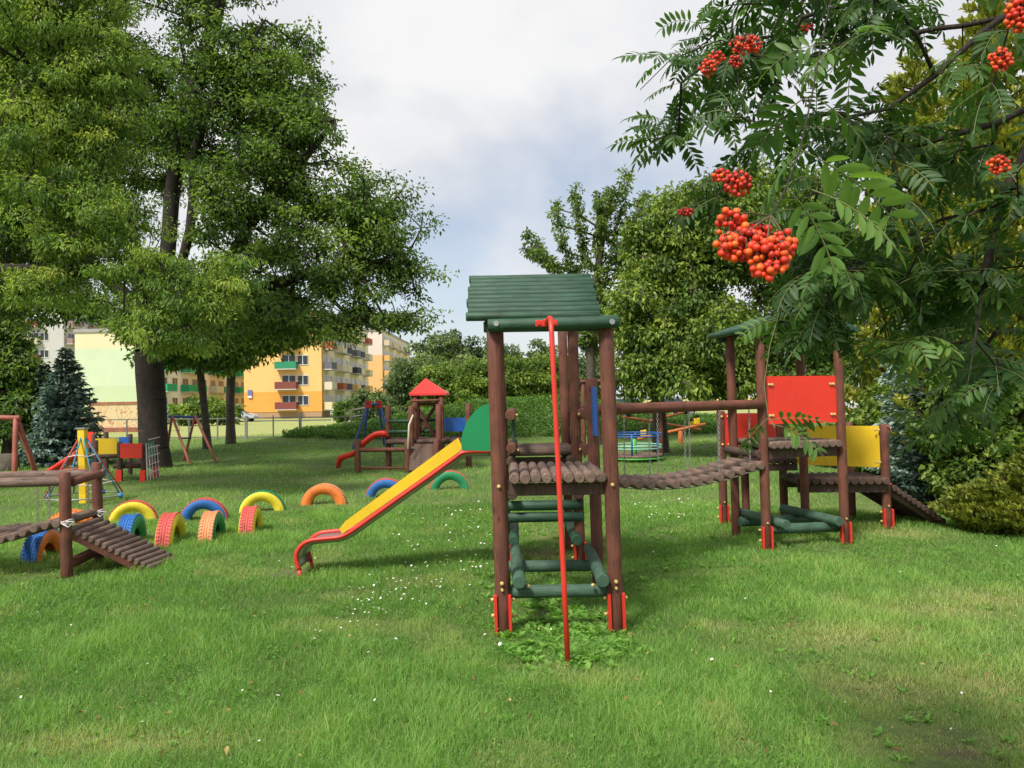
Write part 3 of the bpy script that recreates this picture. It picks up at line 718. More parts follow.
b.log(LB(0.0, 0.10, 0.17), LB(w-0.02, 0.10, 0.15), 0.055, 14, 4); b.log(LB(0.0, dp-0.1, 0.16), LB(w, dp-0.1, 0.16), 0.052, 14, 4)
b.log(LB(0.18, -0.12, 0.24), LB(0.08, dp+0.12, 0.25), 0.053, 14, 4); b.log(LB(w-0.12, -0.10, 0.24), LB(w-0.26, dp+0.15, 0.25), 0.053, 14, 4)
b.build_each('low_beam', LGREENW, B)
# gable roof with the ridge running back
b = MB(leanB); zr2, ze2 = 2.50, 2.31
for s in (-1, 1):
    for k in range(10):
        t = k/9; a = w/2+s*(w/2+0.17)*(1-t)+s*0.02*t; z = ze2+(zr2-ze2)*t
        b.log(LB(a, -0.12, z), LB(a, dp+0.17, z), 0.036, 10, 4, 0.004)
RB = b.build('roof', GREENW, B)
b = MB(leanB)
for s in (-1, 1):
    for c in (-0.05, dp+0.05): b.board(LB(w/2+s*(w/2+0.13), c, ze2-0.055), LB(w/2+s*0.03, c, zr2-0.055), 0.08, 0.035)
b.build_each('rafter', GREENW, RB)

C = thing('low_platform', 'low brown log platform with yellow panel and ramp behind the right hand tower', 'play platform', (3.6, 9.7, 0))
Q1 = Vector((2.64, 9.72, 0)); Q2 = Vector((4.50, 9.32, 0)); Q3 = Vector((4.42, 10.1, 0)); Q4 = Vector((3.50, 10.0, 0)); Q5 = Vector((3.38, 9.78, 0))
post(C, Q1.x, Q1.y, 1.42, 0.052, leanB); post(C, Q2.x, Q2.y, 1.24, 0.052, leanB); post(C, Q3.x, Q3.y, 1.24, 0.05, leanB); post(C, Q4.x, Q4.y, 1.35, 0.05, leanB)
post(C, 3.05, 10.15, 0.75, 0.05, leanB)
foot(C, Q1.x, Q1.y, 0.052, leanB, 0.24); foot(C, Q2.x, Q2.y, 0.052, leanB, 0.22)
b = MB(leanB); b.board(Vector((Q1.x+0.04, Q1.y-0.03, 1.16)), Vector((3.36, 9.80, 1.15)), 0.46, 0.014); b.build('side_panel', REDPANEL, C)
b = MB(leanB); b.board(Vector((3.60, 9.95, 0.965)), Vector((Q2.x-0.045, Q2.y+0.02, 0.965)), 0.50, 0.014); b.build('front_panel', YELLOWP, C)
b = MB(leanB)
u = Vector((1, -0.12, 0)).normalized()
for k in range(12): b.log((3.45+k*0.09, 9.28-0.01*k, 0.565), (3.50+k*0.09, 10.02-0.01*k, 0.565), 0.044, 12, 4, 0.008)
b.build('deck', DARKW, C)
b = MB(leanB); b.board((3.45, 9.36, 0.475), (4.5, 9.28, 0.475), 0.10, 0.05); b.board((3.5, 9.92, 0.475), (4.5, 9.84, 0.475), 0.10, 0.05); b.build_each('joist', DARKW, C)
b = MB(leanB)
for k in range(7): b.log((2.95+k*0.085, 9.45, 0.80), (2.98+k*0.085, 10.1, 0.80), 0.04, 12, 4, 0.008)
b.board((2.92, 9.5, 0.72), (3.5, 9.5, 0.72), 0.08, 0.05); b.build('step', DARKW, C)
# ramp down to the right
b = MB(); r0, r1 = Vector((4.52, 9.5, 0.50)), Vector((5.28, 9.72, 0.02)); sd = Vector((-0.12, 0.68, 0))
for k in range(12):
    p = r0.lerp(r1, k/11); b.log(p-sd*0.25, p+sd, 0.038, 10, 3, 0.006)
RMP = b.build('ramp', DARKW, C)
b = MB()
for q in (-0.12, 0.85): b.log(r0+sd*q+Vector((0, 0, -0.07)), r1+sd*q+Vector((0.02, 0, -0.06)), 0.04, 10, 3)
b.build_each('stringer', DARKW, RMP)
b = MB(); b.tube([Q2+Vector((-0.055, -0.0, 1.20)), Q2+Vector((0, -0.056, 1.215)), Q2+Vector((0.055, 0, 1.20)), Q2+Vector((0.07, -0.03, 1.13))], 0.008, 6)
b.tube([Q2+Vector((0.055*math.cos(a), 0.055*math.sin(a), 0.52)) for a in np.linspace(-3.4, 0.2, 9)], 0.006, 6); b.build_each('warning_tape', paint('tape_red', (0.6, 0.12, 0.12), 0.6, 0.3, 60), C)
bolts(C, [((Q2.x-0.07, Q2.y-0.01, z), (0, -1, 0)) for z in (1.17, 0.78)]+[((Q2.x-0.11, Q2.y-0.01, z), (0, -1, 0)) for z in (1.17, 0.78)]+[((Q1.x+0.0, Q1.y-.05, z), (0, -1, 0)) for z in (1.35, 1.0)]+[((Q1.x+0.08, Q1.y-.04, z), (0, -1, 0)) for z in (1.35, 1.0)], leanB, 0.016)

# ================================================================== BRIDGE between the towers
K = thing('log_bridge', 'sagging footbridge of short logs hung on chains between the two towers', 'bridge', (1.7, 7.7, 0))
E0 = Vector((0.735, 6.98, 1.50)); E1 = Vector((P1.x-0.03, P1.y-0.03, 1.515))
b = MB(); b.log(E0, E1, 0.052, 18, 8); b.build('handrail', BROWN, K)
b = MB(); W2 = Vector((-0.15, 0.62, 0)); b.log(E0+W2, Vector((P2.x-0.04, P2.y-0.05, 1.51)), 0.045, 14, 6); b.build('handrail', BROWN, K)
nb = 15; hang = []
b = MB()
for k in range(nb):
    t = (k+0.3)/(nb-0.4); q = E0.lerp(E1, t); sag = -0.215*(1-(2*t-0.92)**2) if t < 0.96 else -0.02
    z = 0.90-0.02*t+sag*0.62
    a = Vector((q.x, q.y, z)); ex_ = random.uniform(-.02, .02)
    b.log(a-W2*0.06+W2*ex_, a+W2*1.02+W2*ex_, 0.046, 14, 4, 0.009); hang.append((q, z))
b.build('tread', DECK, K)
ch = MB()
def chain(mb, p, q, rr=0.0035, pitch=0.028):
    p, q = Vector(p), Vector(q); L = (q-p).length; n = int(L/pitch); d = (q-p)/L; mb.piece(); u_, v_, _ = frame(d)
    for i in range(n):
        c = p+d*(i+0.5)*pitch; s = u_ if i % 2 else v_
        pts = [c+d*(math.cos(a)*pitch*0.62)+s*(math.sin(a)*pitch*0.34) for a in np.linspace(0, 2*math.pi, 7)]
        mb.tube(pts, rr, 4, False)
for i, (q, z) in enumerate(hang):
    if i % 3 == 1:
        chain(ch, (q.x, q.y, 1.47), (q.x, q.y, z+0.04)); chain(ch, (q.x+W2.x, q.y+W2.y, 1.47), (q.x+W2.x, q.y+W2.y, z+0.04))
ch.build_each('chain', CHAINM, K)
b = MB()
for sft in (Vector((0, 0, 0)), W2): b.tube([(q.x+sft.x, q.y+sft.y, z-0.045) for q, z in hang], 0.006, 5)
b.build_each('support_cable', CHAINM, K)
b = MB()
for i, (q, z) in enumerate(hang):
    if i % 3 == 1: b.ball((q.x, q.y-0.01, 1.565), 0.014, 8, 5)
b.build_each('bolt_cap', BRASS, K)

# ================================================================== LEFT RAMP + BRIDGE
Lg = thing('ramp_bridge', 'brown log balance bridge with handrails and a slatted ramp at the left edge', 'bridge', (-4.2, 7.6, 0))
n_, f_ = G(67, 577), G(99, 563)
def leanL(p): return Vector((p.x-0.02*p.z, p.y, p.z))
post(Lg, n_.x, n_.y, 0.98, 0.052, leanL); post(Lg, f_.x, f_.y, 1.02, 0.05, leanL)
b = MB(); hn = at(66, 481, n_.y); hf = at(99, 473.5, f_.y)
b.log(hn+Vector((0.02, -0.0, 0)), Vector((hn.x-2.6, hn.y-0.1, hn.z-0.02)), 0.047, 14, 8); b.log(hf+Vector((0.06, 0, 0)), Vector((hf.x-2.6, hf.y-0.1, hf.z-0.02)), 0.047, 14, 8); b.build_each('handrail', DECK, Lg)
b = MB(); b.log(hn+Vector((0.03, 0.05, -0.02)), hf+Vector((0.02, -0.03, 0.0)), 0.04, 12, 4)
b.log((n_.x, n_.y, 0.40), (f_.x, f_.y, 0.42), 0.045, 12, 4); b.log((n_.x, n_.y, 0.1), (f_.x, f_.y, 0.12), 0.05, 12, 4); b.build_each('cross_beam', BROWN, Lg)
b = MB(); na, nb_ = at(70, 530, 7.35), at(148, 568, 7.62); fa, fb = at(101, 519, 8.0), at(176, 558, 8.22)
for k in range(13):
    t = k/12; p = na.lerp(nb_, t); q = fa.lerp(fb, t); b.log(p, q, 0.031, 12, 4, 0.006)
RL = b.build('ramp', DECK, Lg)
b = MB()
for s in (0.05, 0.92): b.board(na.lerp(fa, s)+Vector((0, 0, -0.055)), nb_.lerp(fb, s)+Vector((0, 0, -0.055)), 0.07, 0.045)
b.build_each('stringer', BROWN, RL)
b = MB()
for k in range(22):
    x = n_.x-0.06-k*0.105; t = k/9.0; z = 0.50-0.17*min(1, t*1.2)**0.8+0.02*math.sin(k)
    b.log((x, n_.y-0.08, z), (x-0.02, f_.y+0.06, z+0.01), 0.040, 12, 4, 0.008)
b.build('tread', DECK, Lg)
b = MB()
for k in range(1, 22, 5):
    x = n_.x-0.06-k*0.105
    chain(b, (x, n_.y, hn.z-0.04), (x, n_.y, 0.40)); chain(b, (x, f_.y, hf.z-0.04), (x, f_.y, 0.40))
b.build_each('chain', CHAINM, Lg)
ROPEW = paint('rope_white', (0.62, 0.55, 0.52), 0.8, 0.3, 60)
b = MB()
for p, z, r in ((n_, 0.50, 0.062), (f_, 0.50, 0.06)):
    for j in range(3): b.tube([(p.x-0.02*z+r*math.cos(a)*1.03, p.y+r*math.sin(a), z+0.012*j+0.01*math.sin(a*2+j)) for a in np.linspace(0, 2*math.pi, 13)], 0.006, 5, False)
    b.tube([(p.x-.01, p.y-r, z), (p.x+0.06, p.y-r-.02, z-0.03), (p.x+0.11, p.y-r, z+0.02), (p.x+0.03, p.y-r, z+0.02)], 0.006, 5)
b.build('rope', ROPEW, Lg)

# ================================================================== TYRES
def tyre_mat(name, c): return paint(name, c, 0.65, 0.2, 3.5, bump=0.5, dirt=0.85, bscale=90, dcol=(0.05, 0.045, 0.04))
TC = {'yellow': tyre_mat('tyre_yellow', (0.78, 0.62, 0.03)), 'blue': tyre_mat('tyre_blue', (0.02, 0.13, 0.42)), 'green': tyre_mat('tyre_green', (0.015, 0.24, 0.09)),
      'orange': tyre_mat('tyre_orange', (0.80, 0.20, 0.03)), 'red': tyre_mat('tyre_red', (0.62, 0.10, 0.08)), 'paleorange': tyre_mat('tyre_pale_orange', (0.72, 0.28, 0.12))}
def tyre(pxc, top, base_y, Rr, yaw, face, tread, label, wdt=0.19, far=None):
    """half-buried tyre: centre column px, pixel row of its foot gives the distance"""
    g = G(pxc, base_y); c = Vector((g.x, g.y, g.z-0.03)); r = thing('painted_tyre', label, 'tyre', tuple(c), 'painted tyres half buried in the lawn')
    M = Matrix.Rotation(yaw, 3, 'Z')
    ri = Rr*0.55; hw = wdt/2
    side = [(ri, 0.55), (ri+0.012, 0.72), (Rr*0.72, 0.97), (Rr*0.82, 1.04), (Rr*0.92, 0.97), (Rr*0.975, 0.82)]
    def rev(prof, mb, n=40, a0=-0.12, a1=math.pi+0.12, lug=0):
        rows = []
        for i in range(n+1):
            a = a0+(a1-a0)*i/n; row = []
            for rad, w_ in prof:
                rr2 = rad
                q = M @ Vector((math.cos(a)*rr2, w_, math.sin(a)*rr2)); row.append(c+q)
            rows.append(row)
        mb.strip(rows)
    b = MB(); rev([(a, -q*hw) for a, q in side], b); rev([(a, q*hw) for a, q in side[::-1]], b)
    rev([(ri, hw*0.55), (ri+0.02, hw*0.6), (Rr*0.9, hw*0.85), (Rr*0.93, 0), (Rr*0.9, -hw*0.85), (ri+0.02, -hw*0.6), (ri, -hw*0.55)][::-1], b)
    b.build('sidewall', TC[face] if far is None else TC[face], r)
    # tread with grooves
    b = MB(); pr = [(Rr*0.975, -0.82)]
    nn = 5
    for j in range(nn):
        w0 = -0.78+1.56*j/nn; w1 = -0.78+1.56*(j+1)/nn
        pr += [(Rr, w0+0.03), (Rr*1.003, (w0+w1)/2), (Rr, w1-0.05), (Rr*0.975, w1-0.02), (Rr*0.975, w1+0.01)]
    pr += [(Rr*0.975, 0.82)]
    rev([(a, q*hw) for a, q in pr], b)
    for i in range(26):
        a = math.pi*(i+0.5)/26
        for s in (-1, 1):
            q = M @ Vector((math.cos(a)*Rr*1.002, s*hw*0.62, math.sin(a)*Rr*1.002))
            rot = M @ Matrix.Rotation(-a+math.pi/2, 3, 'Y') @ Matrix.Rotation(s*0.35, 3, 'Z'); b.box(c+q, (Rr*0.055, hw*0.5, 0.010), rot)
    b.build('tread', TC[tread], r)
    return r
D2 = math.radians
TY = [
 (133, 500, 521, .315, D2(20), 'yellow', 'red', 'yellow faced tyre arch with red tread just beyond the log ramp'),
 (131, 513, 543, .36, D2(101), 'green', 'blue', 'green faced tyre with blue tread standing edge on beside the ramp'),
 (171, 511, 541, .36, D2(99), 'yellow', 'red', 'yellow faced tyre with worn red tread turned edge on, left of two like it'),
 (71, 507, 535, .345, D2(22), 'orange', 'orange', 'orange tyre arch framed by the two posts of the left ramp'),
 (43, 523, 558, .34, D2(98), 'orange', 'blue', 'blue treaded tyre with an orange face under the handrail at far left'),
 (204, 494, 519, .32, D2(12), 'blue', 'red', 'blue faced tyre arch with red tread behind the green faced one'),
 (262, 486, 511, .335, D2(12), 'yellow', 'green', 'yellow tyre arch with green tread, widest of the yellow ones'),
 (212, 509, 537, .34, D2(98), 'green', 'paleorange', 'green faced tyre with pale orange tread seen nearly edge on'),
 (251, 502, 531, .34, D2(98), 'yellow', 'red', 'narrow yellow faced tyre with red tread in front of the big yellow arch'),
 (324, 479, 504, .35, D2(4), 'orange', 'paleorange', 'bright orange tyre arch standing alone left of the slide'),
 (386, 472, 497, .345, D2(6), 'blue', 'red', 'blue tyre arch partly behind the middle of the yellow slide'),
 (450, 466, 489, .37, D2(6), 'green', 'red', 'green tyre arch beyond the slide, below the green guard'),
 (528, 458, 480, .36, D2(3), 'green', 'green', 'green tyre arch seen through the log tower above its deck'),
 (562, 457, 479, .36, D2(3), 'yellow', 'yellow', 'yellow tyre arch seen through the log tower next to a green one'),
]
for a in TY: tyre(*a)
# ================================================================== MIDDLE DISTANCE PLAY EQUIPMENT
def ground_at(px, Y):
    p = at(px, 400, Y); return Vector((p.x, p.y, H(p.x, p.y)))
# ---- little playhouse with a red roof
Y0 = 18.5
PH = thing('playhouse', 'small log playhouse with a red pyramid roof, red slide and slatted ramp', 'playhouse', tuple(ground_at(425, Y0)))
def pp(px, py, Y): return at(px, py, Y)
def vpost(parent, px, ty, Y, r=0.07, name='post', mat=None):
    t = pp(px, ty, Y); b = MB(); b.log((t.x, Y, H(t.x, Y)-0.1), (t.x, Y, t.z), r, 12, 5, 0.01); return b.build(name, mat or BROWN, parent)
for px, ty, Y in ((415, 393, 18.2), (441, 393, 18.2), (417, 393, 19.1), (438, 393, 19.1), (388, 405, 18.4), (411, 406, 17.9), (438.5, 404, 17.7), (357.5, 440, 17.9), (407.5, 441, 17.6), (468, 403, 18.6), (436.5, 439, 17.6)): vpost(PH, px, ty, Y)
ap = pp(425.5, 378, 18.65); e = [pp(409, 393.5, 18.1), pp(446, 393.5, 18.1)]; zb = e[0].z; x0, x1 = e[0].x, e[1].x
b = MB(); cs = [(x0, 18.1, zb), (x1, 18.1, zb), (x1-.0, 19.2, zb), (x0, 19.2, zb)]
b.add([Vector(c) for c in cs]+[Vector((ap.x, 18.65, ap.z))]+[Vector(c)-Vector((0, 0, 0.05)) for c in cs], [(0, 1, 4), (1, 2, 4), (2, 3, 4), (3, 0, 4), (0, 5, 6, 1), (1, 6, 7, 2), (2, 7, 8, 3), (3, 8, 5, 0), (8, 7, 6, 5)], False)
b.build('roof', paint('red_roof', (0.72, 0.04, 0.035), 0.5, 0.08, 2), PH)
b = MB()
for k in range(7): y = 18.0+k*0.16; a = pp(390, 441, 18.5); c = pp(472, 441, 18.5); b.log((a.x, y, a.z), (c.x, y, a.z), 0.06, 8, 3)
b.build('deck', DARKW, PH)
b = MB(); b.log(pp(357, 450, 17.9), pp(409, 449.5, 17.7), 0.055, 10, 3); b.log(pp(357, 468, 17.9), pp(409, 468, 17.8), 0.03, 8, 3); b.log(pp(410, 401, 18.0), pp(440, 401, 18.0)-Vector((0, 0, -.02)), 0.03, 8, 3); b.build_each('rail', BROWN, PH)
b = MB(); b.log(pp(389, 421.5, 18.3), pp(410, 421, 18), 0.04, 8, 3); b.log(pp(389, 432, 18.3), pp(410, 431.5, 18), 0.04, 8, 3); b.log(pp(411, 431, 19.2), pp(440, 431, 19.2), 0.04, 8, 3); b.log(pp(411, 420, 19.2), pp(440, 420, 19.2), 0.04, 8, 3); b.build_each('rail', GREENW, PH)
b = MB(); b.board(pp(416, 405, 19.1), pp(436, 438, 19.1), 0.08, 0.04); b.board(pp(436, 405, 19.15), pp(416, 438, 19.15), 0.08, 0.04); b.log(pp(417, 404, 19.05), pp(437, 404, 19.05), 0.035, 8, 3); b.build_each('cross_brace', BROWN, PH)
b = MB(); b.board(pp(443, 424.5, 18.4), pp(467, 424.5, 18.6), 0.33, 0.03); b.build('side_panel', BLUEP, PH)
b = MB(); a0, a1, c0, c1 = pp(411, 445, 17.9), pp(437, 445, 17.9), pp(409, 469, 17.2), pp(435, 469, 17.2)
for k in range(11):
    t = k/10; b.board(a0.lerp(c0, t), a1.lerp(c1, t), 0.055, 0.05)
b.build('ramp', DECK, PH)
b = MB(); b.tube([pp(413, 415, 17.6), pp(409, 425, 17.5), pp(408, 449, 17.3)], 0.022, 8); b.build('handle', paint('pale_pipe', (0.5, 0.48, 0.35), 0.5), PH)
pr = smooth([pp(388, 434, 18.2), pp(378, 434, 18.2), pp(370, 438, 18.2), pp(361, 446, 18.2), pp(355, 453, 18.2), pp(346, 456, 18.2), pp(340, 459, 18.2), pp(338, 466, 18.2)], 3)
b = MB(); b.strip([[Vector((p.x, 18.0, p.z+0.07)), Vector((p.x, 18.04, p.z-0.04)), Vector((p.x, 18.4, p.z-0.04)), Vector((p.x, 18.44, p.z+0.07))] for p in pr]); o = b.build('slide', REDPANEL, PH); m = o.modifiers.new('s', 'SOLIDIFY'); m.thickness = 0.03
# ---- A-frame swings
def swing(name, label, apex1, legs1, apex2, legs2, ya, matl, matb, seats=(), r=0.045, cap=None, grp=None):
    g = thing(name, label, 'swing', tuple(ground_at(apex1[0], ya[0])), grp)
    a1 = pp(apex1[0], apex1[1], ya[0]); a2 = pp(apex2[0], apex2[1], ya[1])
    for ap_, lg in ((a1, legs1), (a2, legs2)):
        for (px, Y) in lg:
            q = ground_at(px, Y); b = MB(); b.log(q-Vector((0, 0, 0.08)), ap_+Vector((0, 0, 0.03)), r, 10, 4); b.build('leg', matl, g)
    b = MB(); b.log(a1+(a1-a2).normalized()*0.1, a2+(a2-a1).normalized()*0.1, r*1.05, 10, 4); b.build('top_beam', matb, g)
    for t, drop in seats:
        p = a1.lerp(a2, t); d = (a2-a1).normalized(); s = MB()
        s.box((p.x, p.y, p.z-drop), (0.34, 0.18, 0.03), Matrix.Rotation(math.atan2(d.y, d.x), 3, 'Z'), 0.006); so_ = s.build('seat', BLACK, g)
        c = MB()
        for q in (-0.15, 0.15): c.tube([p+d*q, p+d*q-Vector((0, 0, drop))], 0.008, 5)
        c.build_each('chain', CHAINM, so_)
    if cap:
        b = MB()
        for ap_ in (a1, a2): b.box(ap_+Vector((0, -0.02, -0.02)), (0.22, 0.12, 0.26), None, 0.01)
        b.build_each('cap', cap, g)
    return g
PINKW = paint('faded_red_wood', (0.36, 0.10, 0.07), 0.6, 0.2, 5, dirt=0.4)
BLUEST = paint('blue_steel', (0.05, 0.10, 0.36), 0.45, 0.1, 4)
swing('swing_frame', 'blue legged swing frame with red end caps behind the red roofed playhouse', (368.5, 404), ((351, 26.6), (362, 27.6)), (379, 404), ((393.5, 27.2), (384, 28.2)), (27, 27.6), BLUEST, BLUEST, ((0.5, 1.0),), 0.04, REDPANEL)
swing('swing_frame', 'reddish double A swing frame right of the big tree trunk', (172, 416.5), ((165, 22.9), (190, 21.4)), (195, 417), ((183, 22.3), (217, 21.7)), (22, 22.3), PINKW, BLUEST, ((0.55, 0.62),), 0.035)
swing('swing_frame', 'reddish wooden swing frame at the left edge near the dark spruce', (16, 418), ((14, 17.8), (38, 18.5)), (-80, 416), ((-92, 17.8), (-64, 18.5)), (18, 18), PINKW, PINKW, ((0.4, 0.9), (0.7, 0.9)), 0.06)
# ---- metal bar frame (for beating carpets)
g = thing('metal_bar_frame', 'thin pale metal bar on posts standing on the lawn before the orange flats', 'bar frame', tuple(ground_at(352, 33)))
b = MB(); a = pp(351, 410, 33); c = pp(364, 408, 34); b.tube([ground_at(351, 33)+Vector((0, 0, -.1)), a, c, ground_at(364, 34)], 0.05, 8); b.build('frame', paint('pale_metal', (0.4, 0.36, 0.25), 0.5, 0.2, 4), g)
b = MB(); b.tube([a-Vector((0, 0, .3)), c-Vector((0, 0, .3))], 0.03, 8); b.build('rail', STEEL, g)
# ---- distant wooden bar with yellow pad beyond the tower
g = thing('log_crossbar', 'long thin brown log crossbar on posts far behind the tower and bridge', 'crossbar', tuple(ground_at(590, 21)))
for px in (583, 660):
    b = MB(); t = pp(px, 381, 21); b.log((t.x, 21, -0.05), (t.x, 21, t.z+0.03), 0.06, 10, 4); b.build('post', BROWN, g)
b = MB(); b.log(pp(580, 381.5, 20.95), pp(663, 379.5, 20.95), 0.05, 10, 4); b.build('beam', BROWN, g)
# ---- climbing block with coloured panels (left)
CB = thing('panel_climber', 'low dark climbing block with yellow, red, blue and green panels by the big tree', 'climbing frame', tuple(ground_at(125, 17)))
for px, ty, Y in ((94, 434, 17.6), (106, 432, 18.4), (120, 442, 16.8), (130, 434, 18.2), (143.5, 444, 16.7), (156, 445, 17.6), (96, 440, 16.9)): vpost(CB, px, ty, Y, 0.055, mat=DARKW)
def panel(parent, x0, y0, x1, y1, Ya, Yb_, mat, name='panel', t=0.025):
    b = MB(); a = pp(x0, (y0+y1)/2, Ya); c = pp(x1, (y0+y1)/2, Yb_); h = abs(y1-y0)/F_PX*Ya; a.z = c.z = (a.z+c.z)/2; b.board(a, c, h, t); return b.build(name, mat, parent)
panel(CB, 95.5, 438.5, 117, 454, 16.9, 16.9, YELLOWP); panel(CB, 119, 437, 129, 444, 18, 18, BLUEP); panel(CB, 120.5, 443.5, 142, 458, 16.7, 16.6, REDPANEL); panel(CB, 145, 442, 153.5, 458, 16.7, 17.5, GREENP); panel(CB, 86, 432, 94, 445, 17.8, 17.6, REDPANEL)
b = MB()
for k in range(6): y = 16.9+k*0.15; a = pp(94, 456, 17); c = pp(121, 456, 17); b.log((a.x, y, a.z), (c.x, y, a.z), 0.05, 8, 3); a = pp(116, 466, 17); c = pp(144, 466, 17); b.log((a.x, y, a.z), (c.x, y, a.z), 0.05, 8, 3)
b.build('deck', DARKW, CB)
for px, Y in ((120, 16.8), (143.5, 16.7), (156, 17.6)):
    p = ground_at(px, Y); b = MB(); b.box(p+Vector((0, -0.06, 0.12)), (0.12, 0.03, 0.26), None, 0.004); b.build('ground_anchor', REDPANEL, CB)
b = MB(); q0, q1 = pp(80, 456, 17.3), pp(52, 473, 16.9)
rows = []
for t in np.linspace(0, 1, 6):
    p = q0.lerp(q1, t); rows.append([p+Vector((0.02, -0.2, 0.09)), p+Vector((0, -0.17, 0)), p+Vector((0, 0.17, 0)), p+Vector((0.02, 0.2, 0.09))])
b.strip(rows); q2 = pp(92, 446, 17.5); o = b.build('slide', REDPANEL, CB); o.modifiers.new('s', 'SOLIDIFY').thickness = 0.03
b = MB()
for y in (-0.2, 0.2): b.tube([q2+Vector((0, y, 0.1)), q0+Vector((0, y, 0.09)), q1+Vector((0, y, 0.06))], 0.025, 8)
b.build_each('side_rail', REDPANEL, o)
b = MB()
for i in range(5):
    p = pp(146+i*2.6, 444+i*0.3, 16.7+i*0.2); q = ground_at(147+i*3.0, 16.3+i*0.2); b.tube([p, q+Vector((0, 0, 0.05))], 0.012, 5)
for j in range(5):
    z = 0.15+j*0.18; b.tube([Vector((ground_at(146, 16.4).x, 16.5, z)), Vector((ground_at(159, 17.3).x, 17.3, z+0.02))], 0.012, 5)
b.build('climbing_net', ROPEW, CB)
# ---- rope pyramid with the yellow mast
RP = thing('rope_pyramid', 'small rope net pyramid with a square yellow mast', 'climbing net', tuple(ground_at(84, 13)))
mt_ = pp(82.5, 429, 13); ba = ground_at(84, 13); b = MB(); b.board(ba-Vector((0, 0, .05)), mt_, 0.12, 0.12, Vector((0, 1, 0)), 0.008); b.build('mast', YELLOWP, RP)
b = MB(); b.box(mt_+Vector((0, 0, 0.012)), (0.15, 0.15, 0.02)); b.build('mast_cap', STEEL, RP)
cen = Vector((ba.x, 13, 0)); TEAL = paint('rope_teal', (0.03, 0.20, 0.30), 0.7, 0.2, 40); ROPER = paint('rope_red', (0.5, 0.08, 0.06), 0.7, 0.2, 40)
ring = [cen+Vector((0.61*math.cos(a), 0.61*math.sin(a), 0.10+0.0*math.sin(a))) for a in np.linspace(0, 2*math.pi, 9)]
b = MB(); b.tube(ring, 0.014, 6, False); b.build('base_ring', STEEL, RP)
for i in range(8):
    b = MB(); b.tube([mt_-Vector((0, 0, 0.05)), ring[i]], 0.013, 6); b.build('rope', TEAL if i % 4 != 1 else ROPER if i % 2 else ROPEW, RP)
for j, t in enumerate((0.35, 0.55, 0.78)):
    b = MB(); top = mt_-Vector((0, 0, .05)); b.tube([top.lerp(ring[i % 8], t+0.03*(i % 2)) for i in range(9)], 0.011, 5, False); b.build('net_ring', ROPER if j == 1 else ROPEW, RP)
b = MB()
for i in range(0, 8, 2): b.ball(ring[i], 0.045, 8, 6)
b.build_each('joint', paint('joint_blue', (0.03, 0.2, 0.5), 0.5), RP)
# ---- carousel
CR = thing('carousel', 'small roundabout with blue hoops and a green centre pole behind the log bridge', 'carousel', tuple(ground_at(633, 20)))
c0 = ground_at(633, 20); Rr = 0.74
CG = paint('carousel_green', (0.08, 0.42, 0.06), 0.5, 0.1, 4); MINT = paint('mint_rail', (0.25, 0.50, 0.42), 0.5, 0.1, 4); CBL = paint('carousel_blue', (0.02, 0.10, 0.34), 0.5, 0.1, 4)
def circ(c, r, z, n=24): return [Vector((c.x+r*math.cos(a), c.y+r*math.sin(a), c.z+z)) for a in np.linspace(0, 2*math.pi, n+1)]
b = MB(); b.tube([c0+Vector((0, 0, 0.10)), c0+Vector((0, 0, 0.17))], [Rr, Rr], 28); b.build('platform', DECK, CR)
b = MB(); b.tube([c0+Vector((0, 0, 0.06)), c0+Vector((0, 0, 0.098))], [Rr+0.02, Rr+0.02], 28); b.build('rim', CG, CR)
b = MB(); b.tube([c0, c0+Vector((0, 0, 0.62))], 0.075, 12); b.build('centre_pole', CG, CR)
b = MB(); b.tube([c0+Vector((0, 0, 0.60)), c0+Vector((0, 0, 0.67))], 0.1, 12); b.build('pole_cap', BLACK, CR)
for z, m in ((0.70, CBL), (0.64, CBL), (0.40, MINT), (0.33, MINT)):
    b = MB(); b.tube(circ(c0, Rr-0.03, z), 0.02, 6, False); b.build('ring', m, CR)
for a in np.linspace(0.3, 2*math.pi+0.3, 7)[:-1]:
    b = MB(); x = c0.x+(Rr-.03)*math.cos(a); y = c0.y+(Rr-.03)*math.sin(a); b.tube([(x, y, 0.15), (x, y, 0.70)], 0.025, 6); b.build('upright', CBL, CR)
# ---- seesaws
def seesaw(p0, p1, sup, Ya, Yb_, cols, label):
    a = pp(p0[0], p0[1], Ya); c = pp(p1[0], p1[1], Yb_); g = ground_at(sup[0], (Ya+Yb_)/2)
    r = thing('seesaw', label, 'seesaw', tuple(g), 'orange seesaws beyond the log bridge')
    b = MB(); b.log(a, c, 0.055, 10, 4); b.build('plank', ORANGEB, r)
    t = (g.x-a.x)/(c.x-a.x); m = a.lerp(c, t); b = MB(); b.log((m.x, m.y, g.z-0.1), (m.x, m.y, m.z-0.05), 0.085, 10, 3); b.build('support', ORANGEB, r)
    for t, col in zip((0.09, 0.88), cols):
        p = a.lerp(c, t); b = MB(); b.box(p+Vector((0, 0, 0.16)), (0.20, 0.10, 0.24), None, 0.02); o = b.build('seat_back', col, r)
        b = MB(); b.tube([p+Vector((-0.08, -0.06, 0.3)), p+Vector((-.04, 0.02, 0.36)), p+Vector((0.08, 0.06, 0.3))], 0.05, 8); b.build('grip', BLACK, o)
seesaw((621.7, 416.6), (701, 429.7), (661, 430), 31, 30.5, (BLACK, YELLOWP), 'seesaw with its left end raised and a black seat at that end')
seesaw((615.7, 429.7), (683.3, 412.3), (649, 430), 32, 32.5, (YELLOWP, BLUEP), 'seesaw with a blue seat at its raised right end')
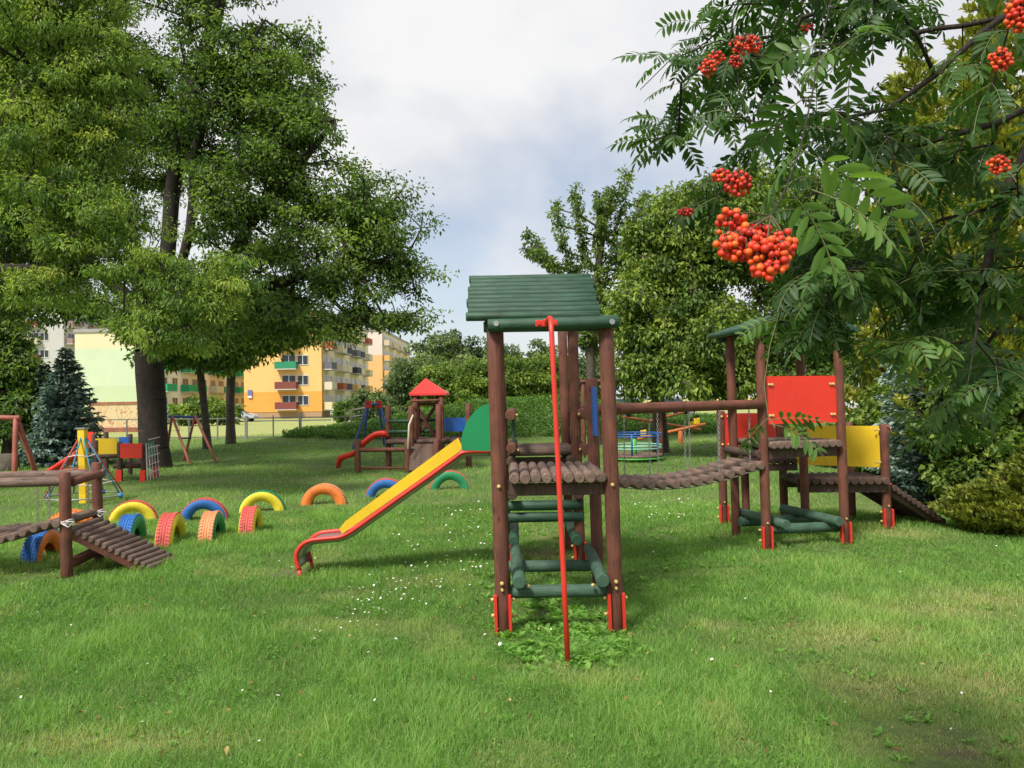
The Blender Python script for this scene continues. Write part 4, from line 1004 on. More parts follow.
seesaw((637.4, 439), (705, 424), (680, 441), 27, 27.3, (YELLOWP, YELLOWP), 'nearest seesaw, its left end low behind the carousel')
# ---- low stump
b = MB(); p = ground_at(8, 20); b.tube([p-Vector((0, 0, .1)), p+Vector((0, 0, 0.1)), p+Vector((0.02, 0, 0.42))], [0.32, 0.26, 0.24], 14); o = b.build('tree_stump', BARK2); tag(o, 'grey cut tree stump on the lawn at the left edge', 'tree stump')

# ================================================================== FENCE
FN = thing('rail_fence', 'low grey metal rail fence crossing the lawn behind the trees', 'fence', tuple(ground_at(250, 30)))
GREYM = paint('fence_grey', (0.16, 0.16, 0.14), 0.6, 0.2, 4); CONC = paint('fence_post_grey', (0.22, 0.22, 0.20), 0.8, 0.2, 4)
segs = [(-60, 37.5), (60, 36.5), (160, 35.5), (246, 34.5), (300, 34.5), (345, 34.5)]
for (xa, ya_), (xb, yb_) in zip(segs[:-1], segs[1:]):
    n = max(1, int(abs(xb-xa)/26))
    for i in range(n+1):
        t = i/n; px = xa+(xb-xa)*t; Y = ya_+(yb_-ya_)*t; q = ground_at(px, Y); thick = (i == 0)
        b = MB(); b.box(q+Vector((0, 0, 0.5)), (0.11 if thick else 0.05, 0.08 if thick else 0.05, 1.1 if thick else 1.0)); b.build('fence_post', CONC if thick else GREYM, FN)
    for z in (0.97, 0.12):
        q0 = ground_at(xa, ya_); q1 = ground_at(xb, yb_); b = MB(); b.board((q0.x, q0.y, z), (q1.x, q1.y, z), 0.05, 0.04); b.build('rail', GREYM, FN)
# ================================================================== PAINTED LOW WALL
wl = thing('painted_wall', 'low beige wall with faded child-like drawings and a red brick coping', 'wall', tuple(ground_at(115, 48)))
a = ground_at(86, 48); c = ground_at(160, 48)
def muralmat():
    m, t, b = newmat('mural'); n = t.nodes; l = t.links; at_ = n.new('ShaderNodeAttribute'); at_.attribute_name = 'lc'
    v = n.new('ShaderNodeTexWave'); v.inputs['Scale'].default_value = 0.9; v.inputs['Distortion'].default_value = 18; v.inputs['Detail'].default_value = 2; v.inputs['Detail Scale'].default_value = 1.6
    l.new(at_.outputs['Vector'], v.inputs['Vector']); r = n.new('ShaderNodeValToRGB'); l.new(v.outputs['Fac'], r.inputs['Fac'])
    r.color_ramp.elements[0].position = 0.02; r.color_ramp.elements[0].color = (0.48, 0.24, 0.10, 1); r.color_ramp.elements[1].position = 0.16; r.color_ramp.elements[1].color = (0.66, 0.52, 0.31, 1)
    l.new(r.outputs[0], b.inputs['Base Color']); b.inputs['Roughness'].default_value = 0.9; return m
b = MB(); b.box(((a.x+c.x)/2, 48.15, 0.85), (c.x-a.x, 0.3, 1.75)); b.build('wall_face', muralmat(), wl)
b = MB(); b.box(((a.x+c.x)/2, 48.15, 1.80), (c.x-a.x+.2, 0.42, 0.14)); b.build('coping', paint('brick_coping', (0.36, 0.12, 0.07), 0.9, 0.3, 3), wl)
b = MB(); b.box(((a.x+c.x)/2, 47.9, 0.1), (c.x-a.x+.2, 0.2, 0.34)); b.build('base_course', paint('brick_base', (0.30, 0.12, 0.08), 0.9, 0.3, 3), wl)

# ================================================================== APARTMENT BLOCKS
MBx = MB
def plaster(name, c): return paint(name, c, 0.9, 0.05, 0.3, coord='lc')
def apartment(name, label, corner, wd, ln, st, c_up, c_lo, c_face, balc, gable_win=True, storey=2.75, seed=0, plinth=0.9, upper=None, lowz=1):
    """corner = near corner between gable (runs -x) and long facade (runs +y, faces +x)"""
    rg = random.Random(seed); cx, cy = corner; Hh = plinth+st*storey
    root = thing(name, label, 'apartment block', (cx, cy, 0)); GZ = -0.44
    zl = plinth+storey*lowz; MB = lambda: MBx(lambda p: p+Vector((0, 0, GZ)))
    def blk(nm, z0, z1, mat, x0=-wd, x1=0, y0=0, y1=ln):
        b = MB(); b.box((cx+(x0+x1)/2, cy+(y0+y1)/2, (z0+z1)/2), (x1-x0, y1-y0, z1-z0)); return b.build(nm, mat, root)
    blk('plinth', -0.3, plinth, plaster(name+'_plinth', (0.42, 0.27, 0.17)), -wd+.05, -.05, .05, ln-.05)
    blk('wall', plinth, zl, plaster(label[:8]+'_lo', c_lo), -wd, 0, 0, ln)
    if upper:
        blk('wall', zl, upper[0], plaster(label[:8]+'_up', c_up)); blk('wall', upper[0], Hh, plaster(label[:8]+'_top', upper[1]))
    else: blk('wall', zl, Hh, plaster(label[:8]+'_up', c_up))
    # facade skin in a paler plaster
    blk('wall', plinth, Hh, plaster(label[:8]+'_face', c_face), 0.0, 0.12, 0.9, ln-0.3)
    rf_ = blk('roof', Hh+.002, Hh+0.45, paint('roof_grey', (0.35, 0.34, 0.33), 0.9), -wd-.15, .25, -.15, ln+.15)
    def window(x, y, z, w, h, face):
        b = MB(); p = MB()
        if face == 'y':
            b.box((x, y-0.03, z), (w, 0.10, h)); p_ = [(x-w/4, w/2-0.12), (x+w/4, w/2-0.12)]
            for q, ww in p_: p.box((q, y-0.085, z), (ww, 0.02, h-0.2))
        else:
            b.box((x+0.03, y, z), (0.10, w, h))
            for q in (-1, 1): p.box((x+0.085, y+q*w/4, z), (0.02, w/2-0.12, h-0.2))
        o = b.build('window', WHITEF, root); p.build('pane', GLASS, o)
    def balcony(x, y, z, w, col, face):
        b = MB()
        if face == 'y': b.box((x, y-0.55, z-0.05), (w, 1.1, 0.14))
        else: b.box((x+0.6, y, z-0.05), (1.2, w, 0.14))
        o = b.build('balcony', plaster('slab', (0.5, 0.48, 0.44)), root)
        b = MB()
        if face == 'y': b.box((x, y-1.08, z+0.5), (w, 0.05, 0.95)); [b.box((x+s*(w/2-.03), y-0.55, z+0.5), (0.05, 1.0, 0.95)) for s in (-1, 1)]
        else: b.box((x+1.18, y, z+0.5), (0.05, w, 0.95)); [b.box((x+0.62, y+s*(w/2-.03), z+0.5), (1.06, 0.05, 0.95)) for s in (-1, 1)]
        b.build('balustrade', plaster('bal_'+str(col), col), o)
    if gable_win:
        for i in range(st):
            z = plinth+i*storey; x = cx-wd*0.24
            window(x, cy, z+1.55, 1.5, 1.4, 'y'); window(x-1.9, cy, z+1.35, 1.9, 1.9, 'y')
            balcony(x-2.1, cy, z+0.35, 2.9, [(0.22, 0.06, 0.05), (0.22, 0.06, 0.05), (0.03, 0.25, 0.13), (0.22, 0.06, 0.05), (0.5, 0.45, 0.3)][i % 5], 'y')
    nb2 = int(ln/3.6)
    for i in range(st):
        for j in range(nb2):
            y = cy+1.9+j*(ln-2.5)/nb2; z = plinth+i*storey
            if (j % 3) == 1: window(cx+.12, y, z+1.5, 1.6, 1.5, 'x')
            else:
                window(cx+.12, y, z+1.25, 1.9, 2.0, 'x'); balcony(cx+.12, y, z+0.3, 3.0, rg.choice(balc), 'x')
    return root
G1 = at(322, 414, 105)
OR = (0.78, 0.36, 0.075)
apartment('apartment_block', 'orange and yellow gabled block of flats, the nearer of two such blocks', (G1.x, 105), 10.6, 34, 5, (0.83, 0.50, 0.19), OR, (0.76, 0.66, 0.46),
          [(0.70, 0.46, 0.18), (0.70, 0.58, 0.36), (0.68, 0.60, 0.42), (0.66, 0.58, 0.44), (0.05, 0.05, 0.08), (0.40, 0.10, 0.05), (0.14, 0.14, 0.16)], seed=3)
G2 = at(383, 412, 150)
apartment('apartment_block', 'farther block of flats with pale top storeys, right of the orange one', (G2.x, 150), 12, 40, 5, (0.80, 0.48, 0.20), OR, (0.74, 0.62, 0.46),
          [(0.72, 0.42, 0.13), (0.6, 0.5, 0.36), (0.08, 0.08, 0.12), (0.3, 0.07, 0.06)], gable_win=False, seed=5, upper=(11.2, (0.70, 0.62, 0.55)), storey=3.0)
G3 = at(156, 414, 100)
apartment('apartment_block', 'pale green gabled block with green balconies behind the big trunk', (G3.x, 100), 10.5, 36, 4, (0.58, 0.68, 0.46), (0.54, 0.64, 0.40), (0.80, 0.82, 0.76),
          [(0.02, 0.32, 0.14), (0.02, 0.32, 0.14), (0.55, 0.6, 0.5)], gable_win=False, seed=8, storey=2.7, lowz=1.4, upper=(9.6, (0.72, 0.66, 0.42)))
G4 = at(64, 410, 135)
apartment('tower_block', 'tall grey concrete block of flats at far left', (G4.x, 135), 14, 20, 6, (0.50, 0.49, 0.48), (0.45, 0.44, 0.43), (0.52, 0.51, 0.50),
          [(0.3, 0.2, 0.18), (0.5, 0.5, 0.5)], seed=9, storey=3.0)
sg = MB(); q = at(83, 396, 99.7); sg.box((q.x, 99.85, q.z), (0.6, 0.06, 1.1)); o = sg.build('wall_sign', paint('sign_blue', (0.10, 0.18, 0.5), 0.4)); tag(o, 'small blue and white plate fixed to the pale green gable', 'sign')
b = MB(); b.box((q.x, 99.80, q.z-.35), (0.55, 0.03, 0.3)); o2 = b.build('plate', WHITEF); o2.parent = o
sg = MB(); q = at(249.5, 394, 104.7); sg.box((q.x, 104.88, q.z), (0.6, 0.06, 1.1)); o = sg.build('wall_sign', paint('sign_violet', (0.16, 0.16, 0.42), 0.4)); tag(o, 'small violet and white plate fixed to the orange gable', 'sign')
b = MB(); b.box((q.x, 104.83, q.z-.4), (.55, 0.03, 0.3)); o2 = b.build('plate', WHITEF); o2.parent = o
# ---- road before the flats
b = MB(); b.box((-30, 92, -0.44), (150, 6, 0.03)); b.build('road', paint('asphalt', (0.07, 0.07, 0.07), 0.9, 0.15, 0.5), None, 'structure')
b = MB(); b.box((38, 61, H(38, 60)+0.01), (70, 5, 0.05)); b.build('road', MATS['asphalt'], None, 'structure')
# ================================================================== CARS
def make_car(label, col, loc, rotz, van=False):
    r = thing('parked_car', label, 'car', loc)
    L, Wd = 4.2, 1.72; ht = 1.75 if van else 1.45; o0 = Vector(loc); M = Matrix.Rotation(rotz, 3, 'Z')
    xf = lambda p: M @ p + o0
    side = [(-2.1, .35), (-2.1, .75), (-2.0, .92), (-1.75 if van else -1.5, .95), (-1.45 if van else -1.0, ht), (0.6 if van else 0.35, ht), (1.15, .98), (1.9, .82), (2.1, .6), (2.1, .35)]
    b = MB(xf); rows = []
    for y, s in ((-.80, .97), (-.86, 1), (0, 1.0), (.86, 1), (.80, .97)):
        rows.append([Vector((x*s, y*(0.82 if z > 1.2 else 1), z)) for x, z in side])
    b.strip(rows, False); b.add([Vector(p) for p in rows[0]], [tuple(range(10))], False); b.add([Vector(p) for p in rows[-1]], [tuple(range(9, -1, -1))], False); b.add([Vector((-2.1, -.8, .35)), Vector((2.1, -.8, .35)), Vector((2.1, .8, .35)), Vector((-2.1, .8, .35))], [(0, 1, 2, 3)], False)
    b.build('body', paint('car_'+str(col), col, 0.3, 0.03, 1), r)
    b = MB(xf)
    for s in (-1, 1): b.prism([(-1.35, s*.845, 1.0), (0.95, s*.845, 1.0), (0.35, s*.735, ht-.1), (-1.05, s*.735, ht-.1)], (0, s*.02, 0))
    b.prism([(1.17, -.62, 1.03), (1.17, .62, 1.03), (0.66 if van else .44, .58, ht-.06), (0.66 if van else .44, -.58, ht-.06)], (.03, 0, .02))
    b.build_each('window', GLASS, r)
    for x in (-1.3, 1.3):
        for s in (-1, 1):
            b = MB(xf); b.tube([(x, s*.70, .31), (x, s*.88, .31)], .31, 14); w_ = b.build('wheel', BLACK, r)
            b = MB(xf); b.tube([(x, s*.88, .31), (x, s*.895, .31)], .19, 12); b.build('rim', STEEL, w_)
    b = MB(xf)
    for s in (-1, 1): b.box((2.08, s*.6, .68), (.08, .3, .14))
    b.build_each('headlight', WHITEF, r)
    return r
def cpos(px, Y): p = ground_at(px, Y); return (p.x, p.y, p.z)
make_car('dark blue van parked before the green balconied flats', (0.06, 0.10, 0.22), cpos(181, 76), 0.35, True)
make_car('dark red car half hidden behind the big tree trunk', (0.35, 0.05, 0.05), cpos(167, 79), 0.3)
make_car('silver grey car parked at the far left edge', (0.45, 0.47, 0.5), cpos(2, 44), 0.2)
make_car('white car parked between the two thin trunks', (0.7, 0.72, 0.74), cpos(222, 88), 0.1)
make_car('pale grey car just left of the orange flats', (0.5, 0.52, 0.55), cpos(238, 90), 0.0)
make_car('white van parked behind the thin trunks', (0.75, 0.75, 0.74), cpos(212, 95), 0.0, True)
make_car('silver car seen under the trees above the seesaws', (0.55, 0.57, 0.6), cpos(622, 60), 0.15)
make_car('grey car second from the left above the log handrail', (0.30, 0.32, 0.35), cpos(672, 62), 0.1)
make_car('white van glimpsed behind the yellow panel at right', (0.7, 0.7, 0.7), cpos(872, 61), 0.1, True)
# ---- far child with a pushchair
def skin_figure(name, label, loc, h, mat, hair):
    sk = [(0, 0, .5), (0, 0, .62), (0, 0, .8), (0, 0, .86), (0, 0, .95), (-.06, 0, .48), (-.07, 0.01, .26), (-.07, 0, .03), (.06, 0, .48), (.07, -.03, .26), (.08, 0.03, .03), (-.12, 0, .78), (-.15, 0, .62), (-.14, -.06, .48), (.12, 0, .78), (.17, 0, .63), (.22, -.02, .54), (-.07, -.05, .02), (.08, -.02, .02)]
    ed = [(0, 1), (1, 2), (2, 3), (3, 4), (0, 5), (5, 6), (6, 7), (0, 8), (8, 9), (9, 10), (2, 11), (11, 12), (12, 13), (2, 14), (14, 15), (15, 16), (7, 17), (10, 18)]
    ra = [.09, .085, .09, .04, .065, .06, .045, .028, .06, .045, .028, .04, .03, .02, .04, .03, .02, .022, .022]
    me = bpy.data.meshes.new(name); me.from_pydata([(x*h, y*h, z*h) for x, y, z in sk], ed, []); o = bpy.data.objects.new(name, me); COL.objects.link(o); o.location = loc
    m = o.modifiers.new('k', 'SKIN'); o.modifiers.new('s', 'SUBSURF').render_levels = 1
    for i, v in enumerate(me.skin_vertices[0].data): v.radius = (ra[i]*h, ra[i]*h*.8); v.use_root = (i == 0)
    me.materials.append(mat); tag(o, label, 'person'); o['_o'] = loc
    b = MB(); b.ball((loc[0], loc[1]+.01, loc[2]+h*.96), .075*h, 10, 6); b.build('hair', hair, o); return o
pl = cpos(333, 74)
skin_figure('person', 'small person in white clothes standing with a pushchair before the orange flats', pl, 1.45, paint('white_clothes', (0.75, 0.73, 0.70), 0.8), paint('hair_dark', (0.05, 0.03, 0.02), 0.7))
pc = thing('pushchair', 'dark pushchair beside the person in white on the far lawn', 'pushchair', (pl[0]+.75, pl[1], pl[2])); bx = Vector(pc['_o'])
b = MB(); b.prism([bx+Vector((-.25, -.22, .45)), bx+Vector((.3, -.22, .45)), bx+Vector((.35, -.22, .6)), bx+Vector((-.1, -.22, .62)), bx+Vector((-.3, -.22, .95))], (0, .44, 0)); b.build('seat', paint('pram_grey', (.08, .08, .1), .8), pc)
b = MB()
for y in (-.22, .22): b.tube([bx+Vector((-.5, y, 1.0)), bx+Vector((.2, y, .15))], .015, 6); b.tube([bx+Vector((.1, y, .5)), bx+Vector((-.25, y, .15))], .015, 6)
b.build('frame', STEEL, pc)
for x in (-.25, .2):
    for y in (-.26, .26): b = MB(); b.tube([bx+Vector((x, y-.02, .13)), bx+Vector((x, y+.02, .13))], .13, 12); b.build('wheel', BLACK, pc)
# ================================================================== TREES
def LO(px, py, Y, rx, rz, ry=None):
    p = at(px, py, Y); k = Y/F_PX; return (p.x, p.y, p.z, rx*k, (ry if ry is not None else max(rx, rz)*k*0.8), rz*k)
def chainpts(l): return [np.array(at(a, b_, c)) for a, b_, c in l]
def based(px, Y):
    g = ground_at(px, Y); return g
# big dark tree
g = based(154, 20)
sd = [np.array((g.x, g.y, g.z-0.1)), np.array((g.x, g.y, g.z+0.5))]+chainpts([(153, 430, 20), (152, 400, 20), (150, 375, 20), (149, 352, 20), (152, 325, 20.1)])
limbs1 = [(6, chainpts([(160, 290, 20.3), (168, 250, 20.5), (172, 195, 20.6), (190, 110, 20.4), (215, 20, 20.4), (230, -70, 20.4)])),
 (6, chainpts([(175, 290, 20), (190, 230, 20), (193, 160, 20), (225, 80, 19.8), (265, 20, 19.8)])),
 (5, chainpts([(190, 320, 19.6), (240, 300, 19.2), (300, 275, 19), (360, 262, 19.2), (410, 262, 19.3)])),
 (6, chainpts([(205, 290, 19.7), (250, 225, 19.4), (300, 165, 19.4), (335, 120, 19.5)])),
 (5, chainpts([(120, 330, 20), (75, 305, 19.8), (20, 290, 19.8), (-40, 280, 20)])),
 (6, chainpts([(140, 280, 20.6), (118, 200, 21), (95, 110, 21.2), (80, 0, 21.4)])),
 (6, chainpts([(130, 300, 20.4), (80, 250, 21), (20, 180, 21.3), (-30, 90, 21)]))]
lob = [LO(185, -80, 20.5, 115, 100), LO(90, -120, 21, 130, 120), LO(268, 62, 20, 55, 52), LO(200, 90, 20.5, 85, 85), LO(298, 135, 19.5, 58, 52), LO(362, 212, 19.5, 54, 50), LO(408, 262, 19.3, 33, 38),
       LO(330, 262, 19, 72, 48), LO(255, 200, 19.5, 78, 58), LO(380, 320, 19, 40, 18), LO(300, 322, 18.5, 72, 24), LO(235, 290, 18.8, 70, 45), LO(155, 318, 18.8, 50, 30), LO(90, 130, 21.5, 90, 110), LO(30, 220, 21, 90, 80), LO(45, 300, 20, 80, 16), LO(-20, 60, 21, 80, 130)]
def clip1(T):   # uneven gaps through the crown, and a window where limbs and sky show
    out = []; nz = vnoise(T[:, 0]+T[:, 1]*.5, T[:, 2]*1.5, 1.0, 4)*.5+vnoise(T[:, 0]-T[:, 1]*.4, T[:, 2]*1.7, .5, 6)*.5
    for i_, t in enumerate(T):
        px = 512+t[0]/t[1]*F_PX; py = 400-(t[2]-CAMZ)/t[1]*F_PX
        out.append(nz[i_] > .35 and not ((118 < px < 205 and 170 < py < 262 and t[1] < 20.8) or (py > 354 and px < 290) or (py > 315 and px < 108)))
    return np.array(out)
make_tree('big_tree', 'big dark green spreading tree with a thick dark trunk left of the slide', 'tree', tuple(g), sd, lob, 2350, 150, 0.56, 0.112, L_DARK, BARK, 0.37, 0.010, 11, None, 0.5, 0.9, 4, limbs=limbs1, tbase=0.52, tclump=0.22, k=8, clip=clip1, flat=0.42, aniso=1.0, shell=0.42)
# near light tree at the left
g = based(-150, 13.5)
sd = [np.array((g.x, g.y, g.z-0.1))]+chainpts([(-150, 420, 13.5), (-148, 350, 13.5), (-140, 290, 13.5)])
limbs2 = [(3, chainpts([(-90, 278, 13.4), (-40, 268, 13.3), (40, 270, 13.2), (110, 274, 13.1), (150, 270, 12.9)])), (3, chainpts([(-110, 200, 13.5), (-40, 120, 13.4), (40, 80, 13.3)])), (3, chainpts([(-150, 150, 13.5), (-100, 20, 13.5), (0, -60, 13.5)]))]
lob = [LO(45, 30, 13.3, 95, 70), LO(-50, 130, 13.5, 90, 90), LO(35, 150, 13, 75, 60), LO(75, 225, 12.8, 75, 40), LO(35, 285, 13, 60, 18), LO(150, 268, 12.6, 55, 20), LO(195, 292, 12.5, 58, 26), LO(165, 330, 12.5, 55, 24), LO(90, 90, 13.2, 50, 60), LO(20, -70, 13.5, 120, 60), LO(235, 262, 12.6, 22, 16)]
make_tree('feathery_tree', 'nearer light green feathery tree reaching in from the left edge', 'tree', tuple(g), sd, lob, 620, 230, 0.38, 0.075, L_LIGHT, BARK, 0.17, 0.006, 12, None, 0.34, 0.6, 2, limbs=limbs2, tbase=0.46, tclump=0.2, flat=0.4, droop=0.7, shell=0.45, aniso=1.0)
# two thinner trunks
g = based(207, 28)
sd = [np.array((g.x, g.y, g.z-0.1))]+chainpts([(206, 425, 28), (203, 395, 28), (200, 370, 28), (198, 345, 28)])
make_tree('young_tree', 'thin trunked light green tree just right of the big dark trunk', 'tree', tuple(g), sd, [LO(195, 325, 28, 50, 36), LO(170, 350, 28, 30, 22), LO(222, 352, 27.5, 30, 18)], 130, 90, 0.6, 0.2, L_LIGHT, BARK2, 0.14, 0.012, 13, flat=.5, tbase=0.35, forkfrom=3)
g = based(230.5, 31)
sd = [np.array((g.x, g.y, g.z-0.1))]+chainpts([(230.5, 425, 31), (230, 400, 31), (231, 380, 31), (233, 350, 31), (240, 320, 31)])
make_tree('slender_tree', 'slender grey trunked dark tree left of the orange flats', 'tree', tuple(g), sd, [LO(250, 315, 30, 60, 32), LO(215, 340, 31, 30, 20), LO(285, 330, 29.5, 50, 20), LO(240, 352, 30.5, 28, 14)], 170, 80, 0.65, 0.2, L_DARK, BARK2, 0.18, 0.012, 14, flat=.5, forkfrom=3, tbase=0.5)
g = based(8, 24)
sd = [np.array((g.x, g.y, g.z-0.1))]+chainpts([(10, 440, 24), (12, 415, 24), (14, 390, 24)])
make_tree('bushy_tree', 'dark bushy tree at the left edge with foliage almost to the grass', 'tree', tuple(g), sd, [LO(8, 385, 24, 28, 34), LO(-5, 340, 24.5, 28, 22), LO(26, 412, 23.5, 16, 24), LO(-10, 415, 24, 18, 24)], 190, 80, 0.5, 0.17, L_DARK, BARK, 0.2, 0.014, 15, tbase=0.35)
def bush(name, label, px, Y, rx, h_px, mat, seed, ls=0.3, ncl=60, per=50, cat='bush', grp=None, tb=0.45, skirt=0.0):
    g = based(px, Y); k = Y/F_PX; h = h_px*k; r = rx*k
    lob = [(g.x, g.y, g.z+h*0.55, r, r*0.8, h*0.47), (g.x-r*0.35, g.y-r*.2, g.z+h*0.4, r*0.6, r*0.6, h*0.35), (g.x+r*0.4, g.y, g.z+h*0.45, r*0.6, r*0.6, h*0.38)]
    sd = [np.array((g.x, g.y, g.z-0.1)), np.array((g.x+.02, g.y, g.z+h*0.12)), np.array((g.x, g.y, g.z+h*0.3))]
    return make_tree(name, label, cat, tuple(g), sd, lob, ncl, per, min(r, h)*0.28, ls, mat, BARK, max(0.05, h*0.03), 0.012, seed, grp, 0.6, step=max(.4, h*.15), tbase=tb, twn=3, forkfrom=1, shell=0.45)
bush('round_bush', 'yellow green round bush behind the thin trunks, near the parked van', 205, 62, 31, 30, L_YEL, 21, 0.35, 90)
bush('round_tree', 'small round grey green tree in front of the orange flats facade', 367.5, 62, 18, 33, L_FAR, 22, 0.3, 90)
bush('shrub', 'dark low shrub left of the small round tree by the flats', 345, 66, 12, 20, L_DARK, 23, 0.3, 50)
bush('shrub', 'dark green shrub right of the small round tree by the flats', 392, 66, 14, 14, L_DARK, 24, 0.3, 50)
bush('shrub', 'low green shrub beside the roof of the little playhouse', 404, 64, 10, 15, L_FAR, 25, 0.3, 40)
bush('golden_bush', 'rusty yellow bush low in front of the far tree row', 466, 70, 12, 22, L_YEL, 26, 0.35, 60, tb=0.25)
# far tree row: three kinds, copied
far = []
for i, (kind, m, hw) in enumerate((('rounded_tree', L_FAR, (3.4, 8)), ('tall_tree', L_FAR, (2.8, 11)), ('pale_tree', L_MID, (2.8, 7)))):
    rx, hh = hw; g = Vector((-2+i*3, 92, H(-2+i*3, 92)))
    lob = [(g.x, g.y, g.z+hh*0.6, rx, rx, hh*0.38), (g.x-rx*0.4, g.y, g.z+hh*0.4, rx*0.7, rx*0.7, hh*0.3), (g.x+rx*0.45, g.y-0.5, g.z+hh*0.45, rx*0.7, rx*0.7, hh*0.3), (g.x, g.y-.5, g.z+hh*.25, rx*.9, rx*.9, hh*.22)]
    sd = [np.array((g.x, g.y, g.z-0.2)), np.array((g.x, g.y, g.z+hh*0.2)), np.array((g.x, g.y, g.z+hh*0.5))]
    far.append((make_tree(kind, '', 'tree', tuple(g), sd, lob, 95, 90, 1.05, 0.42, m, BARK, 0.25, 0.03, 31+i, 'trees in the far row', 0.6, 1.5, 1, tbase=0.45, twn=2, shell=.5), hw))
spots = [  # px, Y, top py, kind, label
 (418, 96, 346, 0, 'rounded tree at the left end of the far row, beside the flats'), (431, 112, 328, 1, 'tall tree in the far row above the little playhouse roof'),
 (446, 106, 321, 1, 'tallest tree of the far row, just left of the green log roof'), (440, 90, 362, 2, 'small pale tree in front of the tallest far trees'),
 (458, 98, 348, 0, 'rounded tree of the far row behind the rusty bush'), (474, 108, 330, 1, 'far tree whose crown is cut by the left tower post'),
 (482, 88, 356, 2, 'pale small tree right behind the left tower post'), (498, 98, 350, 0, 'first rounded far tree framed between the tower posts'),
 (516, 92, 354, 2, 'pale far tree in the middle of the gap between the tower posts'), (512, 112, 338, 1, 'tall far tree close under the green roof'),
 (536, 98, 350, 0, 'rounded far tree just left of the red pole'), (552, 92, 352, 2, 'pale far tree crossed by the red pole'),
 (548, 114, 332, 1, 'tall far tree behind the red pole bracket'), (574, 100, 345, 0, 'far rounded tree behind the rear tower posts'), (600, 104, 340, 1, 'far tall tree behind the right tower post')]
used = set()
for px, Y, ty, k, lb in spots:
    o, (rx, hh) = far[k]; g = ground_at(px, Y); top = at(px, ty, Y).z; s = (top-g.z)/hh
    sx = min(1.5, max(0.9, s))
    if k not in used: used.add(k); o.location = g; o.scale = (sx, sx, s); o['label'] = lb
    else: r = dup(o, g, random.uniform(0, 6), (sx, sx, s), lb)
# upright tree behind the tower
g = based(596, 27)
sd = [np.array((g.x, g.y, g.z-0.1))]+chainpts([(593, 400, 27), (591, 375, 27), (590, 345, 27), (593, 310, 27), (598, 270, 27), (603, 235, 27)])
rgx = np.random.default_rng(5); ex_ = []
for px0, py0, px1, py1 in ((575, 300, 530, 234), (580, 290, 552, 203), (585, 270, 576, 190), (600, 260, 600, 196), (610, 260, 627, 172), (620, 260, 645, 195), (560, 270, 528, 250), (630, 250, 668, 200), (600, 240, 612, 190)):
    for t in np.linspace(0.1, 1, 15): ex_.append(np.array(at(px0+(px1-px0)*t+rgx.normal(0, 2), py0+(py1-py0)*t, 27+rgx.normal(0, .5))))
make_tree('upright_tree', 'loose upright tree with spiky top shoots behind the green log roof', 'tree', tuple(g), sd, [LO(605, 300, 27, 50, 45), LO(650, 262, 27, 34, 34), LO(590, 330, 27.5, 30, 30)], 200, 55, 0.22, 0.13, L_MID, BARK2, 0.16, 0.009, 41, flat=0.9, tbase=0.38, extra=np.array(ex_), forkfrom=3, lw=0.55)
# broad pale tree mass
g = based(660, 23)
sd = [np.array((g.x, g.y, g.z-0.1))]+chainpts([(659, 410, 23), (657, 390, 23), (660, 360, 23), (665, 320, 23), (675, 270, 23)])
make_tree('birch_tree', 'broad yellow green tree with drooping leaves between tower and rowan', 'tree', tuple(g), sd, [LO(690, 250, 22, 65, 60), LO(650, 320, 21.5, 40, 55), LO(700, 340, 21, 65, 50), LO(642, 372, 21, 28, 26), LO(735, 225, 22, 60, 60), LO(688, 380, 20.6, 40, 18), LO(740, 375, 21, 40, 18)], 620, 120, 0.45, 0.135, L_YEL, BARK2, 0.2, 0.012, 42, droop=0.8, flat=0.7, tbase=0.42, tclump=0.2, lw=0.55, shell=.4)
g = based(770, 24)
sd = [np.array((g.x, g.y, g.z-0.1))]+chainpts([(772, 400, 24), (775, 350, 24), (780, 300, 24)])
make_tree('leafy_tree', 'mid green leafy tree filling the view behind the right hand tower', 'tree', tuple(g), sd, [LO(800, 340, 22, 60, 55), LO(850, 300, 22, 60, 70), LO(800, 240, 23, 70, 70), LO(885, 370, 19, 45, 34), LO(800, 388, 21, 50, 14)], 430, 110, 0.5, 0.14, L_MID, BARK2, 0.2, 0.012, 43, droop=0.6, flat=0.7, tbase=0.42, lw=0.55)
